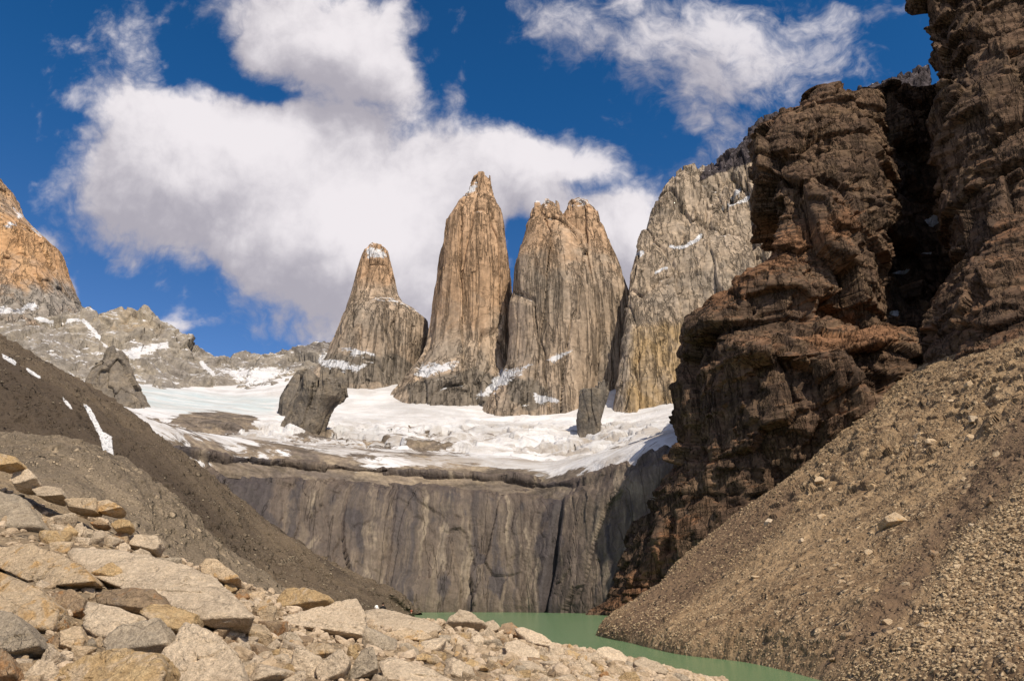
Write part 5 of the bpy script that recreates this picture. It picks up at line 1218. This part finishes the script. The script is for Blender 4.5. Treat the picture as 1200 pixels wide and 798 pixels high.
# ------------------------------------------------------------------ two hikers seated at the far edge of a slab
def flat_mat(name, c, rough=.85):
    m, T, b = new_mat(name); geo = T.new('ShaderNodeNewGeometry')
    g = T.rng(T.noise(geo.outputs['Position'], 9, 4, .6), .3, .7, .8, 1.2)
    T.put(b.inputs['Base Color'], T.mix(1.0, c, T.comb(g, g, g), 'MULTIPLY')); b.inputs['Roughness'].default_value = rough; return m
def skin_mesh(name, verts, edges, mats, level=2, paint=None):
    me = bpy.data.meshes.new(name + '_cage'); me.from_pydata([v[:3] for v in verts], edges, []); 
    o = bpy.data.objects.new(name + '_cage', me); COL.objects.link(o)
    o.modifiers.new('s', 'SKIN'); 
    for i, v in enumerate(verts): me.skin_vertices[0].data[i].radius = (v[3], v[3] if len(v) < 5 else v[4]); me.skin_vertices[0].data[i].use_root = (i == 0)
    sd = o.modifiers.new('d', 'SUBSURF'); sd.levels = level; sd.render_levels = level
    dg = bpy.context.evaluated_depsgraph_get(); ev = o.evaluated_get(dg); m2 = bpy.data.meshes.new_from_object(ev)
    bpy.data.objects.remove(o); bpy.data.meshes.remove(me); m2.name = name
    m2.materials.clear()
    for m in mats: m2.materials.append(m)
    for p in m2.polygons:
        p.use_smooth = True
        if paint: p.material_index = paint(p.center)
    return m2
M_SKIN = flat_mat('skin', (.45, .27, .19), .6); M_TROU = flat_mat('dark trousers', (.03, .03, .035)); M_HAIR = flat_mat('dark hair', (.02, .015, .012))
def seated_person(loc, rot, jacket, label, hair=None, cap=None, lean=.05):
    """seated on a rock edge, knees up, forearms on the knees; origin under the seat"""
    V = [(0, 0, .12, .15, .13), (0, .02 + lean * .5, .30, .14, .115), (0, .03 + lean, .48, .16, .12), (0, .02 + lean, .60, .075, .07), (0, .0 + lean, .68, .055), (0, -.015 + lean, .78, .088, .10), (0, -.01 + lean, .88, .062, .07)]
    E = [(0, 1), (1, 2), (2, 3), (3, 4), (4, 5), (5, 6)]
    def add(par, *pts):
        for p in pts: V.append(p); E.append((par, len(V) - 1)); par = len(V) - 1
        return par
    for s in (-1, 1):
        add(0, (s * .11, -.06, .10, .095), (s * .15, -.42, .33, .065), (s * .15, -.55, .02, .05), (s * .15, -.60, -.06, .042), (s * .15, -.72, -.08, .036))
        w = add(2, (s * .19, .02 + lean, .53, .066), (s * .25, -.12, .32, .046), (s * .15, -.36, .40, .034), (s * .13, -.43, .40, .028))
        for k, (dx, ln) in enumerate(((-.028, .075), (-.010, .085), (.010, .08), (.028, .065))):
            add(w, (s * .13 + dx, -.46, .395, .010), (s * .13 + dx, -.46 - ln * .6, .37, .009), (s * .13 + dx, -.46 - ln * .75, .34, .008))
        add(w, (s * .10, -.44, .40, .011), (s * .08, -.47, .385, .010))
    def paint(c):
        if c.z > .66: return 2
        if c.z < .17 or (c.y < -.1 and c.z < .30 and abs(c.x) < .25) : return 1
        if c.y < -.40: return 2 if c.z > .33 else 1
        return 0
    o = link('person', skin_mesh('person', V, E, [jacket, M_TROU, M_SKIN], 2, paint), label=label, category='person', group='hikers seated on the slab')
    o.location = loc; o.rotation_euler = (0, 0, rot)
    # face: brow, nose, mouth and ears, kept on the one head
    v, f = ico(3)
    hv = v * np.array((.098, .112, .10)) + np.array((0, .004 + lean, .835)); hv = hv[:]
    low = (v[:, 2] < .1) & (v[:, 1] < -.2); hv[low, 2] = .845; hv[low, 1] = np.maximum(hv[low, 1], -.07 + lean)
    link('hat' if cap else 'hair', raw_mesh('hair', hv, f, cap or M_HAIR), o)
    return o
_far = [p for p, nn in HERO if nn == 'far pale slab'][0]
def slab_edge(px):
    ob = [o for o in COL.objects if o.get('label', '').startswith('smooth pale slab with two')][0]
    co = np.empty(len(ob.data.vertices) * 3, np.float32); ob.data.vertices.foreach_get('co', co); co = co.reshape(-1, 3) + np.array(ob.location)
    x, y = proj(co); m = np.abs(x - px) < 1.6; i = np.where(m)[0][np.argmin(y[m])]; return co[i]
a = slab_edge(449.5)
seated_person((a[0], a[1] + .25, a[2] - .42), math.pi + .3, flat_mat('black jacket', (.012, .012, .014)), 'person in a black jacket seated behind the crest of a pale slab')
a2 = slab_edge(483)
seated_person((a2[0], a2[1] + .25, a2[2] - .42), math.pi - .2, flat_mat('dark olive jacket', (.035, .035, .018)), 'person in a dark olive jacket and reddish hat seated at the slab by the lake', cap=flat_mat('reddish hat', (.30, .09, .05)))
# a white day pack beside the first hiker
def daypack(loc):
    bm = bmesh.new(); bmesh.ops.create_cube(bm, size=1.0)
    bmesh.ops.scale(bm, vec=(.30, .20, .44), verts=bm.verts); bmesh.ops.bevel(bm, geom=bm.edges[:], offset=.06, segments=3, affect='EDGES')
    for v in bm.verts:
        v.co.y *= 1 - .35 * max(0, v.co.z / .22); v.co.z += .22
    me = bpy.data.meshes.new('backpack'); bm.to_mesh(me); bm.free(); me.materials.append(flat_mat('white nylon', (.78, .77, .74)))
    for p in me.polygons: p.use_smooth = True
    o = link('backpack', me, label='small white pack standing beside the person in black', category='backpack'); o.location = loc; o.rotation_euler = (.15, -.5, .4)
    bm = bmesh.new(); bmesh.ops.create_cube(bm, size=1.0); bmesh.ops.scale(bm, vec=(.22, .07, .17), verts=bm.verts); bmesh.ops.bevel(bm, geom=bm.edges[:], offset=.03, segments=2, affect='EDGES')
    bmesh.ops.translate(bm, vec=(0, -.125, .14), verts=bm.verts); me = bpy.data.meshes.new('front_pocket'); bm.to_mesh(me); bm.free(); me.materials.append(flat_mat('grey nylon', (.55, .54, .52)))
    link('pocket', me, o)
daypack((a[0] - .42, a[1] + .1, a[2] - .12))
